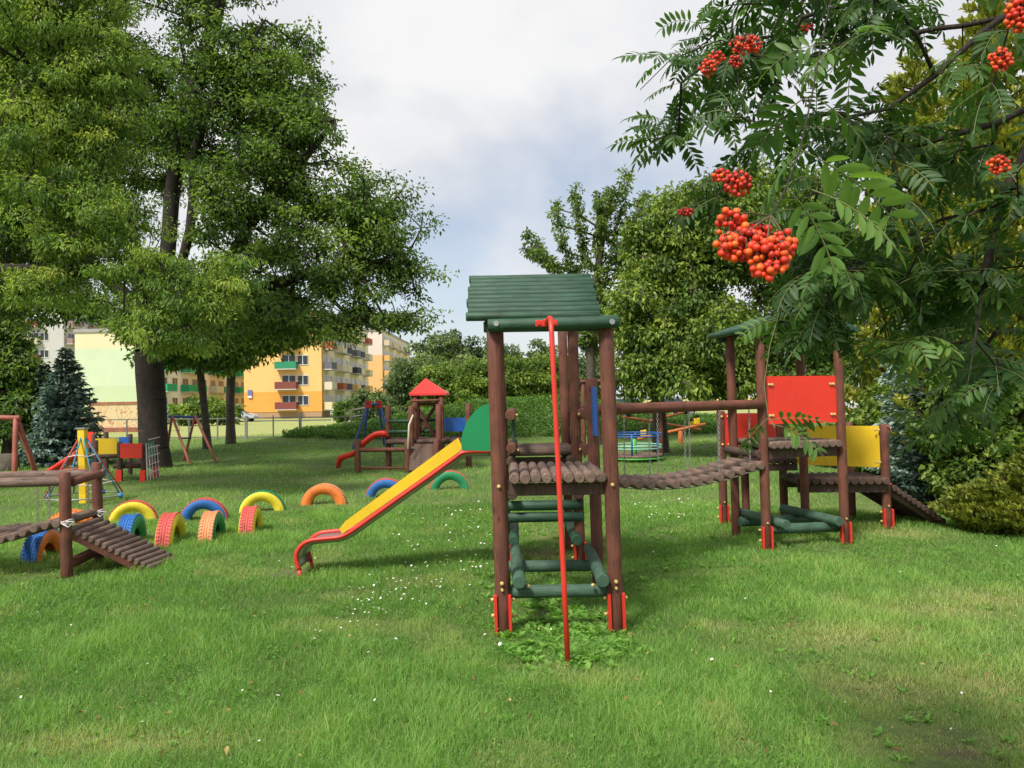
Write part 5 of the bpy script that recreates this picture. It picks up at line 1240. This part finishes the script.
# ---- conifers
def conifer(name, label, base, h, rad, mat, seed, levels=26, per=9, nl=0.16, up=-0.15, dens=60, tb=0.5, cat='conifer', zstart=0.02, prof=1.0, wid=0.2, bark=None, upright=False):
    rg = np.random.default_rng(seed); g = Vector(base); root = thing(name, label, cat, tuple(g)); A_, B_, ra, rb = [], [], [], []
    z0 = g.z
    A_.append((g.x, g.y, z0-0.1)); B_.append((g.x, g.y, z0+h*0.97)); ra.append(h*0.016+.02); rb.append(0.012)
    pos, dr, nr, tt, LL = [], [], [], [], []
    for lv in range(levels):
        t = lv/(levels-1); z = z0+h*(zstart+(0.96-zstart)*t); R0_ = rad*(1-t)**prof+0.04*rad; nb_ = max(4, int(per*(1-t*0.5)))
        for b_ in range(nb_):
            a = 2*math.pi*(b_+rg.random())/nb_+lv*1.7; R = R0_*rg.uniform(0.75, 1.12); zz = z+rg.normal(0, h*0.012)
            ur = up*(1-t)+0.35*t
            e = np.array((math.cos(a), math.sin(a), ur)); s0 = np.array((g.x, g.y, zz)); e1 = s0+e*R*0.6; e2 = s0+np.array((math.cos(a), math.sin(a), ur*0.8+0.06))*R
            A_ += [s0, e1]; B_ += [e1, e2]; ra += [0.012+R*0.008, 0.006+R*0.004]; rb += [0.006+R*0.004, 0.003]
            n = max(8, int(dens*R/rad)); u = rg.random(n)**0.7; base_ = np.where(u[:, None] < 0.6, s0+(e1-s0)*(u[:, None]/0.6), e1+(e2-e1)*((u[:, None]-0.6)/0.4))
            side = np.array((-math.sin(a), math.cos(a), 0)); sgn = rg.choice([-1, 1], n)
            spread = R*wid*(1.15-u)+0.03
            off = side*(sgn*spread*rg.random(n))[:, None]+np.array((0, 0, -1))*(rg.random(n)*spread*0.35)[:, None]
            if upright: d = np.array((math.cos(a)*.5, math.sin(a)*.5, 0.9))+rg.normal(0, 0.35, (n, 3))
            else: d = e*0.7+side*(sgn*0.7)[:, None]+rg.normal(0, 0.3, (n, 3))+np.array((0, 0, -0.15))
            pos.append(base_+off); dr.append(d); q = rg.normal(0, 0.4, (n, 3)); q[:, 2] += 1; nr.append(q)
            tt.append(np.clip(tb+rg.normal(0, 0.12)+rg.normal(0, 0.14, n)+0.18*(u-0.5), 0, 1)); LL.append(nl*rg.uniform(.6, 1.3, n))
    cones('trunk', np.array(A_, float), np.array(B_, float), np.array(ra), np.array(rb), bark or BARK, root, 5)
    L = np.concatenate(LL); leaves('crown', np.concatenate(pos), np.concatenate(dr), np.concatenate(nr), L, L*(0.42 if not upright else 0.5), np.concatenate(tt), mat, root, 0.15)
    return root
g = based(66, 21.5); conifer('spruce_tree', 'blue green spruce with drooping boughs to the ground left of the big tree', tuple(g), 3.3, 1.2, L_SPRUCE, 51, 26, 11, 0.16, -0.22, 120, 0.42, prof=0.85)
g = based(44, 23.5); conifer('spruce_tree', 'dark slim spruce close behind the blue green spruce', tuple(g), 3.0, 0.8, L_SPRUCED, 52, 20, 8, 0.2, -0.2, 60, 0.3)
g = based(932, 12.6); conifer('blue_spruce', 'pale silver blue spruce right of the yellow panel', tuple(g), 3.6, 0.95, L_SPRUCE, 53, 24, 9, 0.12, -0.05, 170, 0.75, prof=0.55, zstart=0.04)
g = based(1005, 11.6); conifer('golden_thuja', 'tall golden thuja at the right edge of the lawn', tuple(g), 8.2, 1.35, L_GOLD, 54, 48, 13, 0.12, 0.5, 120, 0.5, prof=0.45, upright=True, wid=0.35)
g = based(925, 17); conifer('golden_thuja', 'second golden thuja standing farther back behind the rowan leaves', tuple(g), 9.6, 1.7, L_GOLD, 55, 44, 12, 0.17, 0.5, 90, 0.42, prof=0.5, upright=True, wid=0.35)
g = based(1075, 12.5); conifer('blue_spruce', 'tall silver blue spruce partly outside the right edge', tuple(g), 7.5, 1.9, L_SPRUCE, 56, 34, 11, 0.14, -0.05, 120, 0.6, prof=0.7)
g = based(992, 9.0); conifer('golden_shrub', 'low spreading yellow green shrub touching the grass at right', tuple(g), 0.55, 0.6, L_GOLD, 57, 12, 16, 0.06, 0.35, 170, 0.22, cat='shrub', prof=0.5, upright=True, wid=0.5)
g = based(1045, 8.6); conifer('golden_shrub', 'second low yellow green shrub at the very right edge', tuple(g), 1.0, 0.75, L_GOLD, 58, 13, 16, 0.06, 0.3, 170, 0.2, cat='shrub', prof=0.5, upright=True, wid=0.5)
g = based(965, 11.2); conifer('dark_yew', 'dark green yew between the silver spruce and the golden thuja', tuple(g), 2.3, 1.0, L_SPRUCED, 59, 18, 12, 0.1, 0.1, 120, 0.4, cat='shrub', prof=0.4, wid=0.4)
bush('hedge_bush', 'dark leafy bush behind the low platform ramp', 880, 15, 40, 70, L_DARK, 61, 0.12, 110, 90, tb=0.35)
bush('hedge_bush', 'dark leafy bush just left of the silver blue spruce', 850, 17.5, 34, 42, L_DARK, 62, 0.13, 90, 80, tb=0.3)
bush('tall_shrub', 'tall mid green leafy shrub between the silver spruce and the golden shrubs', 985, 10.4, 62, 150, L_MID, 63, 0.09, 230, 110, tb=0.4, cat='shrub')
bush('tall_shrub', 'mid green leafy shrub in front of the farther golden thuja', 905, 14.5, 45, 95, L_MID, 64, 0.10, 150, 90, tb=0.45, cat='shrub')
# ================================================================== ROWAN in the foreground
RW = thing('rowan_tree', 'rowan hanging in from the upper right with orange red berry clusters', 'tree', (2.9, 1.3, 0))
rg = np.random.default_rng(77)
mains = [[(3.0*0+1500, 1450, 1.5)]]
trunk = [np.array((2.9, 1.3, -0.1)), np.array((2.88, 1.35, 0.6)), np.array((2.85, 1.4, 1.2)), np.array((2.8, 1.5, 1.9)), np.array((2.6, 1.6, 2.45))]
P = list(trunk); par = [-1, 0, 1, 2, 3]
def limb(pts, start=4, jit=0.012):
    prev = start; ids = []
    a = P[start]; seq = [np.array(at(*p)) for p in pts]
    full = [a]+seq
    for i in range(len(full)-1):
        L = np.linalg.norm(full[i+1]-full[i]); n = max(1, int(L/0.12))
        for j in range(1, n+1):
            q = full[i]+(full[i+1]-full[i])*j/n+rg.normal(0, jit, 3)*(j < n); P.append(q); par.append(prev); prev = len(P)-1; ids.append(prev)
    return ids
a1 = limb([(1120, -40, 2.1), (1040, -10, 2.15), (985, 30, 2.15), (935, 75, 2.15), (890, 108, 2.15), (845, 118, 2.15), (800, 150, 2.1), (765, 165, 2.1)])
mid = a1[len(a1)//2+2]
a2 = limb([(790, 60, 2.4), (720, 40, 2.45), (670, 60, 2.5), (640, 90, 2.5)], a1[-10])
a3 = limb([(1050, 90, 2.0), (1005, 190, 1.95), (985, 270, 1.9), (975, 340, 1.85), (965, 400, 1.8)], 4)
a4 = limb([(860, 170, 2.1), (835, 220, 2.05), (812, 262, 2.0), (780, 310, 1.95)], a1[-12])
a5 = limb([(900, 240, 2.2), (880, 300, 2.2), (890, 340, 2.2)], a1[-16])
b1 = limb([(1000, -160, 1.5), (890, -110, 1.35), (838, -30, 1.25), (822, 40, 1.18), (812, 95, 1.1), (800, 150, 1.0), (786, 188, 0.93), (771, 218, 0.88)], 4)
b2 = limb([(800, -120, 1.9), (760, -20, 2.0), (735, 40, 2.1)], b1[8])
regs = [  # px, py, rx, ry, d0, d1, n
 (690, 80, 38, 60, 2.3, 2.8, 10), (668, 140, 22, 24, 2.4, 2.7, 4), (750, 20, 55, 40, 2.0, 2.7, 13), (765, 110, 45, 45, 1.9, 2.6, 10),
 (840, 20, 70, 45, 1.7, 2.6, 12), (900, 40, 70, 50, 1.8, 2.6, 6), (860, 140, 60, 45, 1.8, 2.5, 14), (930, 130, 50, 50, 1.8, 2.5, 5),
 (850, 235, 65, 40, 1.7, 2.4, 17), (800, 200, 35, 26, 1.6, 2.2, 5), (845, 285, 50, 18, 1.9, 2.4, 9), (900, 280, 55, 40, 1.8, 2.4, 12),
 (960, 240, 45, 50, 1.8, 2.4, 6), (945, 335, 50, 38, 1.9, 2.5, 11), (985, 395, 42, 34, 1.9, 2.4, 9), (945, 425, 22, 16, 2.0, 2.4, 3), (815, 320, 38, 10, 1.9, 2.2, 7), (1000, 190, 36, 50, 1.7, 2.2, 8), (1000, 290, 30, 40, 1.8, 2.2, 5), (1010, 300, 40, 60, 1.8, 2.4, 5), (1000, 60, 40, 60, 1.6, 2.3, 4), (704, 195, 18, 12, 2.3, 2.6, 3), (900, -60, 160, 40, 1.7, 2.6, 14), (1100, 200, 60, 160, 1.8, 2.4, 10)]
TT = []
for px, py, rx, ry, d0, d1, n in regs:
    for _ in range(n):
        a = rg.random()*2*math.pi; r = rg.random()**0.5; TT.append(np.array(at(px+rx*r*math.cos(a), py+ry*r*math.sin(a), rg.uniform(d0, d1))))
TT = np.array(TT); base_n = len(P)
order = np.argsort(np.linalg.norm(TT-P[4], axis=1)); PP = list(P); prr = list(par); tips = []; tdir = []
for t in TT[order]:
    arr = np.array(PP[5:]); D = np.linalg.norm(arr-t, axis=1)+0.6*np.maximum(0, t[2]-arr[:, 2]+0.02)
    j = 5+int(np.argmin(D)); a = PP[j]; L = np.linalg.norm(t-a); m = max(1, int(L/0.1)); prev = j
    c = (a+t)/2+np.array((0, 0, 0.18*L))
    for i in range(1, m+1):
        u = i/m; q = (1-u)**2*a+2*u*(1-u)*c+u*u*t+rg.normal(0, 0.008, 3)*(i < m); PP.append(q); prr.append(prev); prev = len(PP)-1
    tips.append(prev); dd = t-PP[prr[prev]]; tdir.append(dd/np.linalg.norm(dd))
PP = np.array(PP); prr = np.array(prr)
limb_mesh(PP, prr, tips, 0.022, 0.0016, BARK, RW, 'branches', k=8, flare=1.0)
# pinnate leaves
LV, LI, LN, LT = [], [], [], []
RA, RBp = [], []
def leaflet(p, d, nrm3, L, W, tint, curl):
    s = np.cross(nrm3, d); s /= np.linalg.norm(s)+1e-9; up = np.cross(d, s)
    pr_ = [(0, 0.0), (0.18, 0.34), (0.45, 0.5), (0.75, 0.38), (1.0, 0.0)]
    b0 = len(LV)*1
    pts = []
    for t, w in pr_:
        cpt = p+d*(L*t)-up*(curl*L*t*t)
        if w == 0: pts.append([cpt])
        else: pts.append([cpt+s*W*w+up*W*0.13*w*2, cpt, cpt-s*W*w+up*W*0.13*w*2])
    idx = {}; n = len(LV)
    for i, r in enumerate(pts):
        for j, q in enumerate(r): idx[(i, j)] = len(LV); LV.append(q); LT.append(tint)
    def F(*k): LI.extend([idx[q] for q in k]); LN.append(len(k))
    F((0, 0), (1, 1), (1, 0)); F((0, 0), (1, 2), (1, 1))
    for i in (1, 2): F((i, 0), (i, 1), (i+1, 1), (i+1, 0)); F((i, 1), (i, 2), (i+1, 2), (i+1, 1))
    F((3, 0), (3, 1), (4, 0)); F((3, 1), (3, 2), (4, 0))
def pinnate(p, d, L, tint, npair=6, droop=0.5):
    d = d/np.linalg.norm(d); side = np.cross(d, (0, 0, 1.0))
    if np.linalg.norm(side) < 0.15: side = np.array((1.0, 0, 0))
    side /= np.linalg.norm(side); roll_ = rg.normal(0, 0.5)
    pts = []; q = np.array(p); dd = d.copy(); st = L/(npair+1.6)
    for i in range(npair+3):
        pts.append(q.copy()); dd = dd+np.array((0, 0, -droop*0.16)); dd /= np.linalg.norm(dd); q = q+dd*st*(1.5 if i == 0 else 1)
    for i in range(len(pts)-1): RA.append(pts[i]); RBp.append(pts[i+1])
    for i in range(1, npair+1):
        c = pts[i]+(pts[i+1]-pts[i])*0.5; dl = pts[i+1]-pts[i]; dl /= np.linalg.norm(dl)
        up = np.cross(side, dl); up /= np.linalg.norm(up); s2 = side*math.cos(roll_)+up*math.sin(roll_); u2 = np.cross(s2, dl); u2 /= np.linalg.norm(u2)
        LL = L*0.30*(0.8+0.35*math.sin(math.pi*i/(npair+0.8)))*rg.uniform(.9, 1.1)
        for s in (-1, 1):
            ld = dl*0.42+s2*s*0.9+np.array((0, 0, -0.28*droop))+rg.normal(0, 0.10, 3); ld /= np.linalg.norm(ld)
            leaflet(c, ld, u2+rg.normal(0, 0.18, 3), LL, LL*0.30, float(np.clip(tint+rg.normal(0, .07), 0, 1)), 0.12+0.12*rg.random())
    dl = pts[-1]-pts[-2]; dl /= np.linalg.norm(dl); u2 = np.cross(side, dl); leaflet(pts[npair+1], dl, u2, L*0.3, L*0.085, tint, 0.15)
for tnode, dd in zip(tips, tdir):
    p = PP[tnode]; n = rg.integers(4, 7); tint = np.clip(rg.normal(0.42, 0.2), 0.05, 0.95)
    p0 = PP[prr[tnode]]
    for i in range(n):
        a = 2.4*i+rg.random(); sd_ = np.array((math.cos(a), math.sin(a), 0.15)); q = p0+(p-p0)*rg.random() if i > 1 else p
        pinnate(q, dd*0.7+sd_*0.85+np.array((0, 0, 0.1)), rg.uniform(0.095, 0.145), float(tint+rg.normal(0, .06)), int(rg.integers(5, 8)), rg.uniform(0.2, 1.3))
def bright(px, py, Yd, tx, ty, ty_d, L, tint=0.85, n=7, droop=0.5):
    a = np.array(at(px, py, Yd)); c = np.array(at(tx, ty, ty_d)); pinnate(a, c-a, L, tint, n, droop)
bright(800, 150, 1.0, 905, 190, 1.0, 0.155, 0.9); bright(812, 190, 0.95, 870, 205, .93, 0.12, 0.8, 6, 0.7); bright(786, 188, 0.93, 850, 240, .95, 0.11, 0.75, 6, 1.0); bright(800, 152, 1.0, 760, 185, 1.05, 0.10, 0.5, 6, .9)
bright(812, 95, 1.1, 860, 120, 1.1, 0.14, 0.45, 6, .8); bright(812, 95, 1.1, 765, 110, 1.2, 0.13, 0.35, 6, .8)
# a thin hanging twig with pale leaves in front of the right tower
tw = [np.array(at(*q)) for q in ((780, 310, 1.95), (770, 345, 1.9), (764, 385, 1.88), (768, 415, 1.86), (775, 428, 1.84))]
bright(768, 420, 1.86, 815, 412, 1.8, 0.12, 0.6, 6, .3); bright(770, 424, 1.86, 835, 430, 1.8, 0.13, 0.65, 6, .8); bright(768, 418, 1.86, 740, 440, 1.9, 0.10, 0.5, 6, .6)
for i in range(len(tw)-1): RA.append(tw[i]); RBp.append(tw[i+1])
RA_, RB_ = np.array(RA), np.array(RBp)
off = np.array(RW['_o'])
npmesh('leaves', np.array(LV)-off, LI, LN, L_ROWAN, RW, {'tint': np.array(LT)}, smooth=True)
cones('leaf_stalks', RA_, RB_, np.full(len(RA_), 0.0011), np.full(len(RA_), 0.0009), paint('stalk_green', (0.14, 0.16, 0.05), 0.6), RW, 4)
BERRY = None
m, t, bs = newmat('berry'); at_ = t.nodes.new('ShaderNodeAttribute'); at_.attribute_name = 'tint'; r = t.nodes.new('ShaderNodeValToRGB')
r.color_ramp.elements[0].color = (0.36, 0.010, 0.006, 1); r.color_ramp.elements[1].color = (0.86, 0.17, 0.015, 1); e_ = r.color_ramp.elements.new(.5); e_.color = (0.76, 0.045, 0.010, 1)
t.links.new(at_.outputs['Fac'], r.inputs['Fac']); t.links.new(r.outputs[0], bs.inputs['Base Color']); bs.inputs['Roughness'].default_value = 0.5; BERRY = m
def berries(px, py, Yd, w, h, n, tb=0.5, top=None):
    n = int(n*1.4)
    c = np.array(at(px, py, Yd)); k = Yd/F_PX; R1, R2 = w*k/2, h*k/2; b = MB(); ti = []; pts = []; st = MB()
    hang = np.array(at(*top)) if top else c+np.array((0.005, 0, R2*1.1))
    tries = 0
    while len(pts) < n and tries < 6000:
        tries += 1; a = rg.normal(size=3); a /= np.linalg.norm(a); q = c+a*np.array((R1, min(R1, R2)*0.7, R2))*rg.random()**0.4
        if all(np.linalg.norm(q-o) > 0.0074 for o in pts): pts.append(q)
    top_ = hang; hang = c+np.array((0, 0.002, R2*0.75)) if top else hang
    if top: st.tube([hang, (hang+top_)/2+np.array((0, 0, .002)), top_], 0.0011, 5, False)
    for q in pts:
        n0 = len(b.v); b.ball(q, 0.0043*rg.uniform(.78, 1.18), 8, 6, 0.95); ti += [float(np.clip(rg.normal(tb, .22), 0, 1))]*(len(b.v)-n0)
        h1 = q+(hang-q)*0.55+np.array((0, 0, 0.004)); st.tube([q+np.array((0, 0, .004)), h1, hang], 0.0007, 4, False)
    o = b.build('berry_cluster', BERRY, RW); a = o.data.attributes.new('tint', 'FLOAT', 'POINT'); a.data.foreach_set('value', np.array(ti, dtype=np.float32))
    st.build('berry_stalks', MATS['stalk_red'] if 'stalk_red' in MATS else paint('stalk_red', (0.10, 0.07, 0.03), 0.6), o)
TOPB = (771, 216, .88)
berries(731, 224, 0.85, 30, 30, 16, .5, TOPB); berries(729, 246, 0.83, 26, 28, 16, .5, TOPB); berries(748, 246, 0.83, 36, 34, 26, .4, TOPB); berries(768, 256, 0.82, 44, 38, 38, .5, TOPB); berries(783, 244, 0.84, 24, 30, 14, .55, TOPB); berries(766, 272, 0.81, 34, 16, 12, .6, TOPB); berries(757, 232, 0.86, 30, 18, 10, .3, TOPB)
berries(722, 176, 1.4, 22, 12, 18, .35)
berries(738, 184, 1.35, 28, 26, 40, .3); berries(708, 68, 1.8, 18, 18, 22, .4); berries(717, 58, 1.82, 18, 13, 16, .4); berries(746, 45, 1.8, 34, 20, 45, .35); berries(735, 62, 1.85, 14, 12, 14, .2)
berries(1001, 60, 1.5, 24, 22, 34, .5); berries(1019, 14, 1.1, 26, 40, 46, .5); berries(999, 165, 1.6, 24, 18, 30, .5); berries(686, 212, 2.2, 16, 8, 18, .05); berries(808, 28, 2.1, 14, 8, 10, .2); berries(914, 352, 1.9, 14, 12, 12, .3)
# ================================================================== GRASS
GR = leafmat('grass_blades', (0.072, 0.175, 0.03), (0.172, 0.345, 0.066), (0.34, 0.51, 0.14), 0.42, 0.6, (0.52, 0.47, 0.22))
rg = np.random.default_rng(99)
def pxg(px, py): p = G(px, py); return p.x, p.y
dry_spots = [(pxg(940, 612), .5, .22), (pxg(985, 600), .45, .3), (pxg(900, 690), .35, .2), (pxg(960, 745), .5, .16), (pxg(720, 628), .18, .12), (pxg(840, 640), .6, .3), (pxg(990, 690), .35, .4), (pxg(530, 668), .25, .05), (pxg(120, 745), .6, .14), (pxg(900, 535), .5, .3), (pxg(540, 555), .3, .3), (pxg(560, 535), .4, .4)]
bare_spots = [(pxg(940, 762), .22, .09), (pxg(735, 627), .10, .08), (pxg(572, 664), .15, .10), ((-2.15, 7.35), .3, .22), ((0.33, 5.95), .2, .25), (pxg(560, 530), .35, .5), (pxg(970, 735), .1, .08)]
def spot(x, y, sp):
    s = np.zeros_like(x)
    for (cx, cy), a, b_ in sp: s = np.maximum(s, np.exp(-((x-cx)/a)**2-((y-cy)/b_)**2))
    return s
def field(n, r0, r1, p, hgt_, wid, seed):
    g = np.random.default_rng(seed); u = g.random(n)
    r = (r0**p+(r1**p-r0**p)*u)**(1/p) if p else r0*(r1/r0)**u
    th = g.uniform(-R_(42), R_(42), n); x = r*np.sin(th); y = r*np.cos(th); return x, y, r
def blades(x, y, r, seed, hb=0.06):
    g = np.random.default_rng(seed); n = len(x)
    pn = vnoise(x, y, 0.9, 3); pn2 = vnoise(x, y, 0.22, 5); pn3 = vnoise(x, y, 3.2, 9)
    dr = spot(x, y, dry_spots); ba = spot(x, y, bare_spots)
    right = sstep(1.0, 3.5, x-(y-4)*0.3)*sstep(8, 4, y)
    dr = np.clip(dr*0.8+0.25*right*vnoise(x, y, .35, 8)+0.55*(vnoise(x, y, .5, 12) > .74)*0.5, 0, 1)
    keep = g.random(n) > ba*0.93
    x, y, r, pn, pn2, pn3, dr = [a[keep] for a in (x, y, r, pn, pn2, pn3, dr)]; n = len(x)
    far = np.clip(r/5, 0.7, 7)
    h = hb*(0.25+0.95*pn+0.65*pn2**1.5)*g.uniform(0.5, 1.35, n)*(1-0.5*dr)*np.clip(1+(r-8)*0.012, 1, 1.25)
    w = 0.0031*far**0.85*g.uniform(.7, 1.3, n)
    a = g.uniform(0, 2*np.pi, n)+1.5*pn; d = np.stack([np.cos(a), np.sin(a)], 1); lean_ = g.uniform(0.15, 1.25, n)*h
    s = np.stack([-d[:, 1], d[:, 0]], 1); rot = g.normal(0, .6, n); s = s*np.cos(rot)[:, None]+d*np.sin(rot)[:, None]
    z = hgt(x, y)-0.008
    def P3(f, fz, sw):
        q = np.stack([x, y], 1)+d*(lean_*f)[:, None]+s*(w*sw*0.5)[:, None]; return np.stack([q[:, 0], q[:, 1], z+h*fz], 1)
    V = np.stack([P3(0, 0, -1), P3(0, 0, 1), P3(.35, .62, -.8), P3(.35, .62, .8), P3(1, .95, 0)], 1).reshape(-1, 3)
    b = (np.arange(n)*5)[:, None]; idx = (b+np.array([0, 1, 3, 2, 2, 3, 4])).ravel(); npr = np.tile([4, 3], n)
    t = np.clip(0.40+0.36*(pn-.5)+0.42*(pn3-.5)+0.45*(pn2-.5)+g.normal(0, .2, n)+0.12*sstep(20, 34, r), 0, 1)
    dd = np.clip(dr*g.uniform(0.3, 1.3, n)+(g.random(n) < 0.05)*0.6+0.5*sstep(34, 40, y), 0, 1)
    return V, idx, npr, np.repeat(t, 5), np.repeat(dd, 5)
x1, y1, r1_ = field(560000, 2.6, 12, 0.3, 0, 0, 1); x2, y2, r2_ = field(200000, 11, 42, 0.25, 0, 0, 2)
x = np.concatenate([x1, x2]); y = np.concatenate([y1, y2]); r = np.concatenate([r1_, r2_])
V, idx, npr, t, dd = blades(x, y, r, 5, 0.058)
o = npmesh('grass', V, idx, npr, GR, None, {'tint': t, 'dry': dd}); o['kind'] = 'stuff'; tag(o, 'short green lawn grass with drier straw coloured patches at right', 'grass')
# clover and broad leaved ground plants
CL = leafmat('ground_leaf', (0.055, 0.15, 0.025), (0.12, 0.28, 0.045), (0.24, 0.44, 0.08), 0.35, 0.5)
cx, cy, cr = field(60000, 2.6, 11, 0.3, 0, 0, 8)
kp = (vnoise(cx, cy, 0.6, 21)*0.7+vnoise(cx, cy, 0.2, 22)*0.4) > 0.62; cx, cy, cr = cx[kp], cy[kp], cr[kp]; n = len(cx)
a = rg.uniform(0, 6.28, n); d = np.stack([np.cos(a), np.sin(a), rg.uniform(-.1, .35, n)], 1); nn = rg.normal(0, .25, (n, 3)); nn[:, 2] += 1
L = rg.uniform(.010, .02, n)*np.clip(cr/5, .8, 2)
o = leaves('clover', np.stack([cx, cy, hgt(cx, cy)+rg.uniform(.015, .05, n)], 1), d, nn, L, L*.8, np.clip(rg.normal(.5, .17, n), 0, 1), CL); o['kind'] = 'stuff'; tag(o, 'small clover leaves scattered through the lawn', 'clover')
pos, dr_, nr_, LL = [], [], [], []
def rosette(x, y, s):
    m = rg.integers(6, 11)
    for i in range(m):
        a = 2*math.pi*i/m+rg.normal(0, .25); e = rg.uniform(.5, 1.7); d = np.array((math.cos(a), math.sin(a), e)); 
        pos.append((x+rg.normal(0, .015), y+rg.normal(0, .015), H(x, y)+.0)); dr_.append(d); nr_.append(np.array((-math.cos(a)*e, -math.sin(a)*e, 1))+rg.normal(0, .2, 3)); LL.append(s*rg.uniform(.7, 1.2))
for _ in range(260):
    if rg.random() < .62: px, py = rg.normal(562, 27), rg.normal(625, 24)
    else: px, py = rg.normal(592, 24), rg.normal(650, 10)
    if py < 560: continue
    q = G(px, py); rosette(q.x, q.y, .066)
for _ in range(160):
    q = G(rg.uniform(470, 740), rg.uniform(520, 600)); rosette(q.x, q.y, .055)
for _ in range(220):
    q = G(rg.uniform(0, 1024), rg.uniform(560, 768)); rosette(q.x, q.y, .04)
L = np.array(LL); o = oval_leaves('broadleaf_weeds', np.array(pos), np.array(dr_), np.array(nr_), L, L*.46, np.clip(rg.normal(.68, .17, len(L)), 0, 1), CL, None, .35); o['kind'] = 'stuff'; tag(o, 'leafy green weeds growing under and before the log tower', 'weeds')
# leafy herbs on the bank
n = 60000; u = rg.uniform(-14, 12, n); v = rg.uniform(28.5, 37, n); hx = hgt(u, v); kp = hx > 0.12; u, v, hx = u[kp], v[kp], hx[kp]; n = len(u); CLB = leafmat('bank_leaf', (0.045, 0.11, 0.022), (0.09, 0.19, 0.035), (0.19, 0.31, 0.07), 0.35)
tcl = vnoise(u, v, .8, 31); d = rg.normal(0, 1, (n, 3)); d[:, 2] = np.abs(d[:, 2]); nn = rg.normal(0, .5, (n, 3)); nn[:, 2] += 1; L = rg.uniform(.08, .17, n)
o = leaves('bank_herbs', np.stack([u, v, hx+rg.uniform(0, .22, n)*(.4+tcl)], 1), d, nn, L, L*.6, np.clip(.2+.55*tcl+rg.normal(0, .2, n), 0, 1), CLB); o['kind'] = 'stuff'; tag(o, 'leafy green herbs covering the low bank behind the playhouse', 'ground cover')
# daisies
b = MB(); b2 = MB()
def daisy(q, s=1.0):
    z = H(q.x, q.y)+rg.uniform(.05, .075); c = Vector((q.x, q.y, z)); tx, ty = rg.normal(0, .3, 2); n_ = 10; rr = .0075*s*max(1, q.y/5.5)
    vs = [c]; 
    for i in range(n_):
        a = 2*math.pi*i/n_; ru = rr*(1 if i % 2 else .78); vs.append(c+Vector((math.cos(a)*ru, math.sin(a)*ru, ru*(tx*math.cos(a)+ty*math.sin(a))+.002)))
    b.add(vs, [(0, 1+i, 1+(i+1) % n_) for i in range(n_)], False)
    b2.ball(c+Vector((0, 0, .002)), rr*.3, 6, 4, .6)
for _ in range(150):
    t = rg.random(); px = 330+150*t+rg.normal(0, 16); py = 634-80*t+rg.normal(0, 13)
    if px < 487: daisy(G(px, py))
for _ in range(60): daisy(G(rg.normal(455, 30), rg.normal(532, 14)))
for _ in range(55): daisy(G(rg.normal(672, 26), rg.normal(513, 7)), .9)
for _ in range(45): daisy(G(rg.uniform(0, 1024), rg.uniform(520, 760)), .9)
for px, py in ((223, 598), (278, 706), (500, 655), (396, 647), (485, 645), (712, 668)): daisy(G(px, py), 1.5)
o = b.build('daisies', paint('petal_white', (.82, .82, .80), .6, .03, 5)); o['kind'] = 'stuff'; tag(o, 'small white daisies scattered in the grass left of the tower', 'daisies')
o2 = b2.build('flower_centres', paint('pollen_yellow', (.7, .5, .05), .7), o); o2['kind'] = 'stuff'
# dry leaves
n = 170; pts = [G(rg.uniform(0, 1024), rg.uniform(540, 766)) for _ in range(n)]
LF = leafmat('dry_leaf', (.12, .07, .03), (.28, .17, .06), (.45, .33, .12), 0, .8)
L = rg.uniform(.025, .05, n); o = leaves('fallen_leaves', np.array([(q.x, q.y, H(q.x, q.y)+rg.uniform(.03, .05)) for q in pts]), rg.normal(0, 1, (n, 3))*np.array((1, 1, .2)), rg.normal(0, .3, (n, 3))+np.array((0, 0, 1)), L, L*.5, rg.random(n), LF); o['kind'] = 'stuff'; tag(o, 'dry brown leaves fallen in the grass', 'leaves')
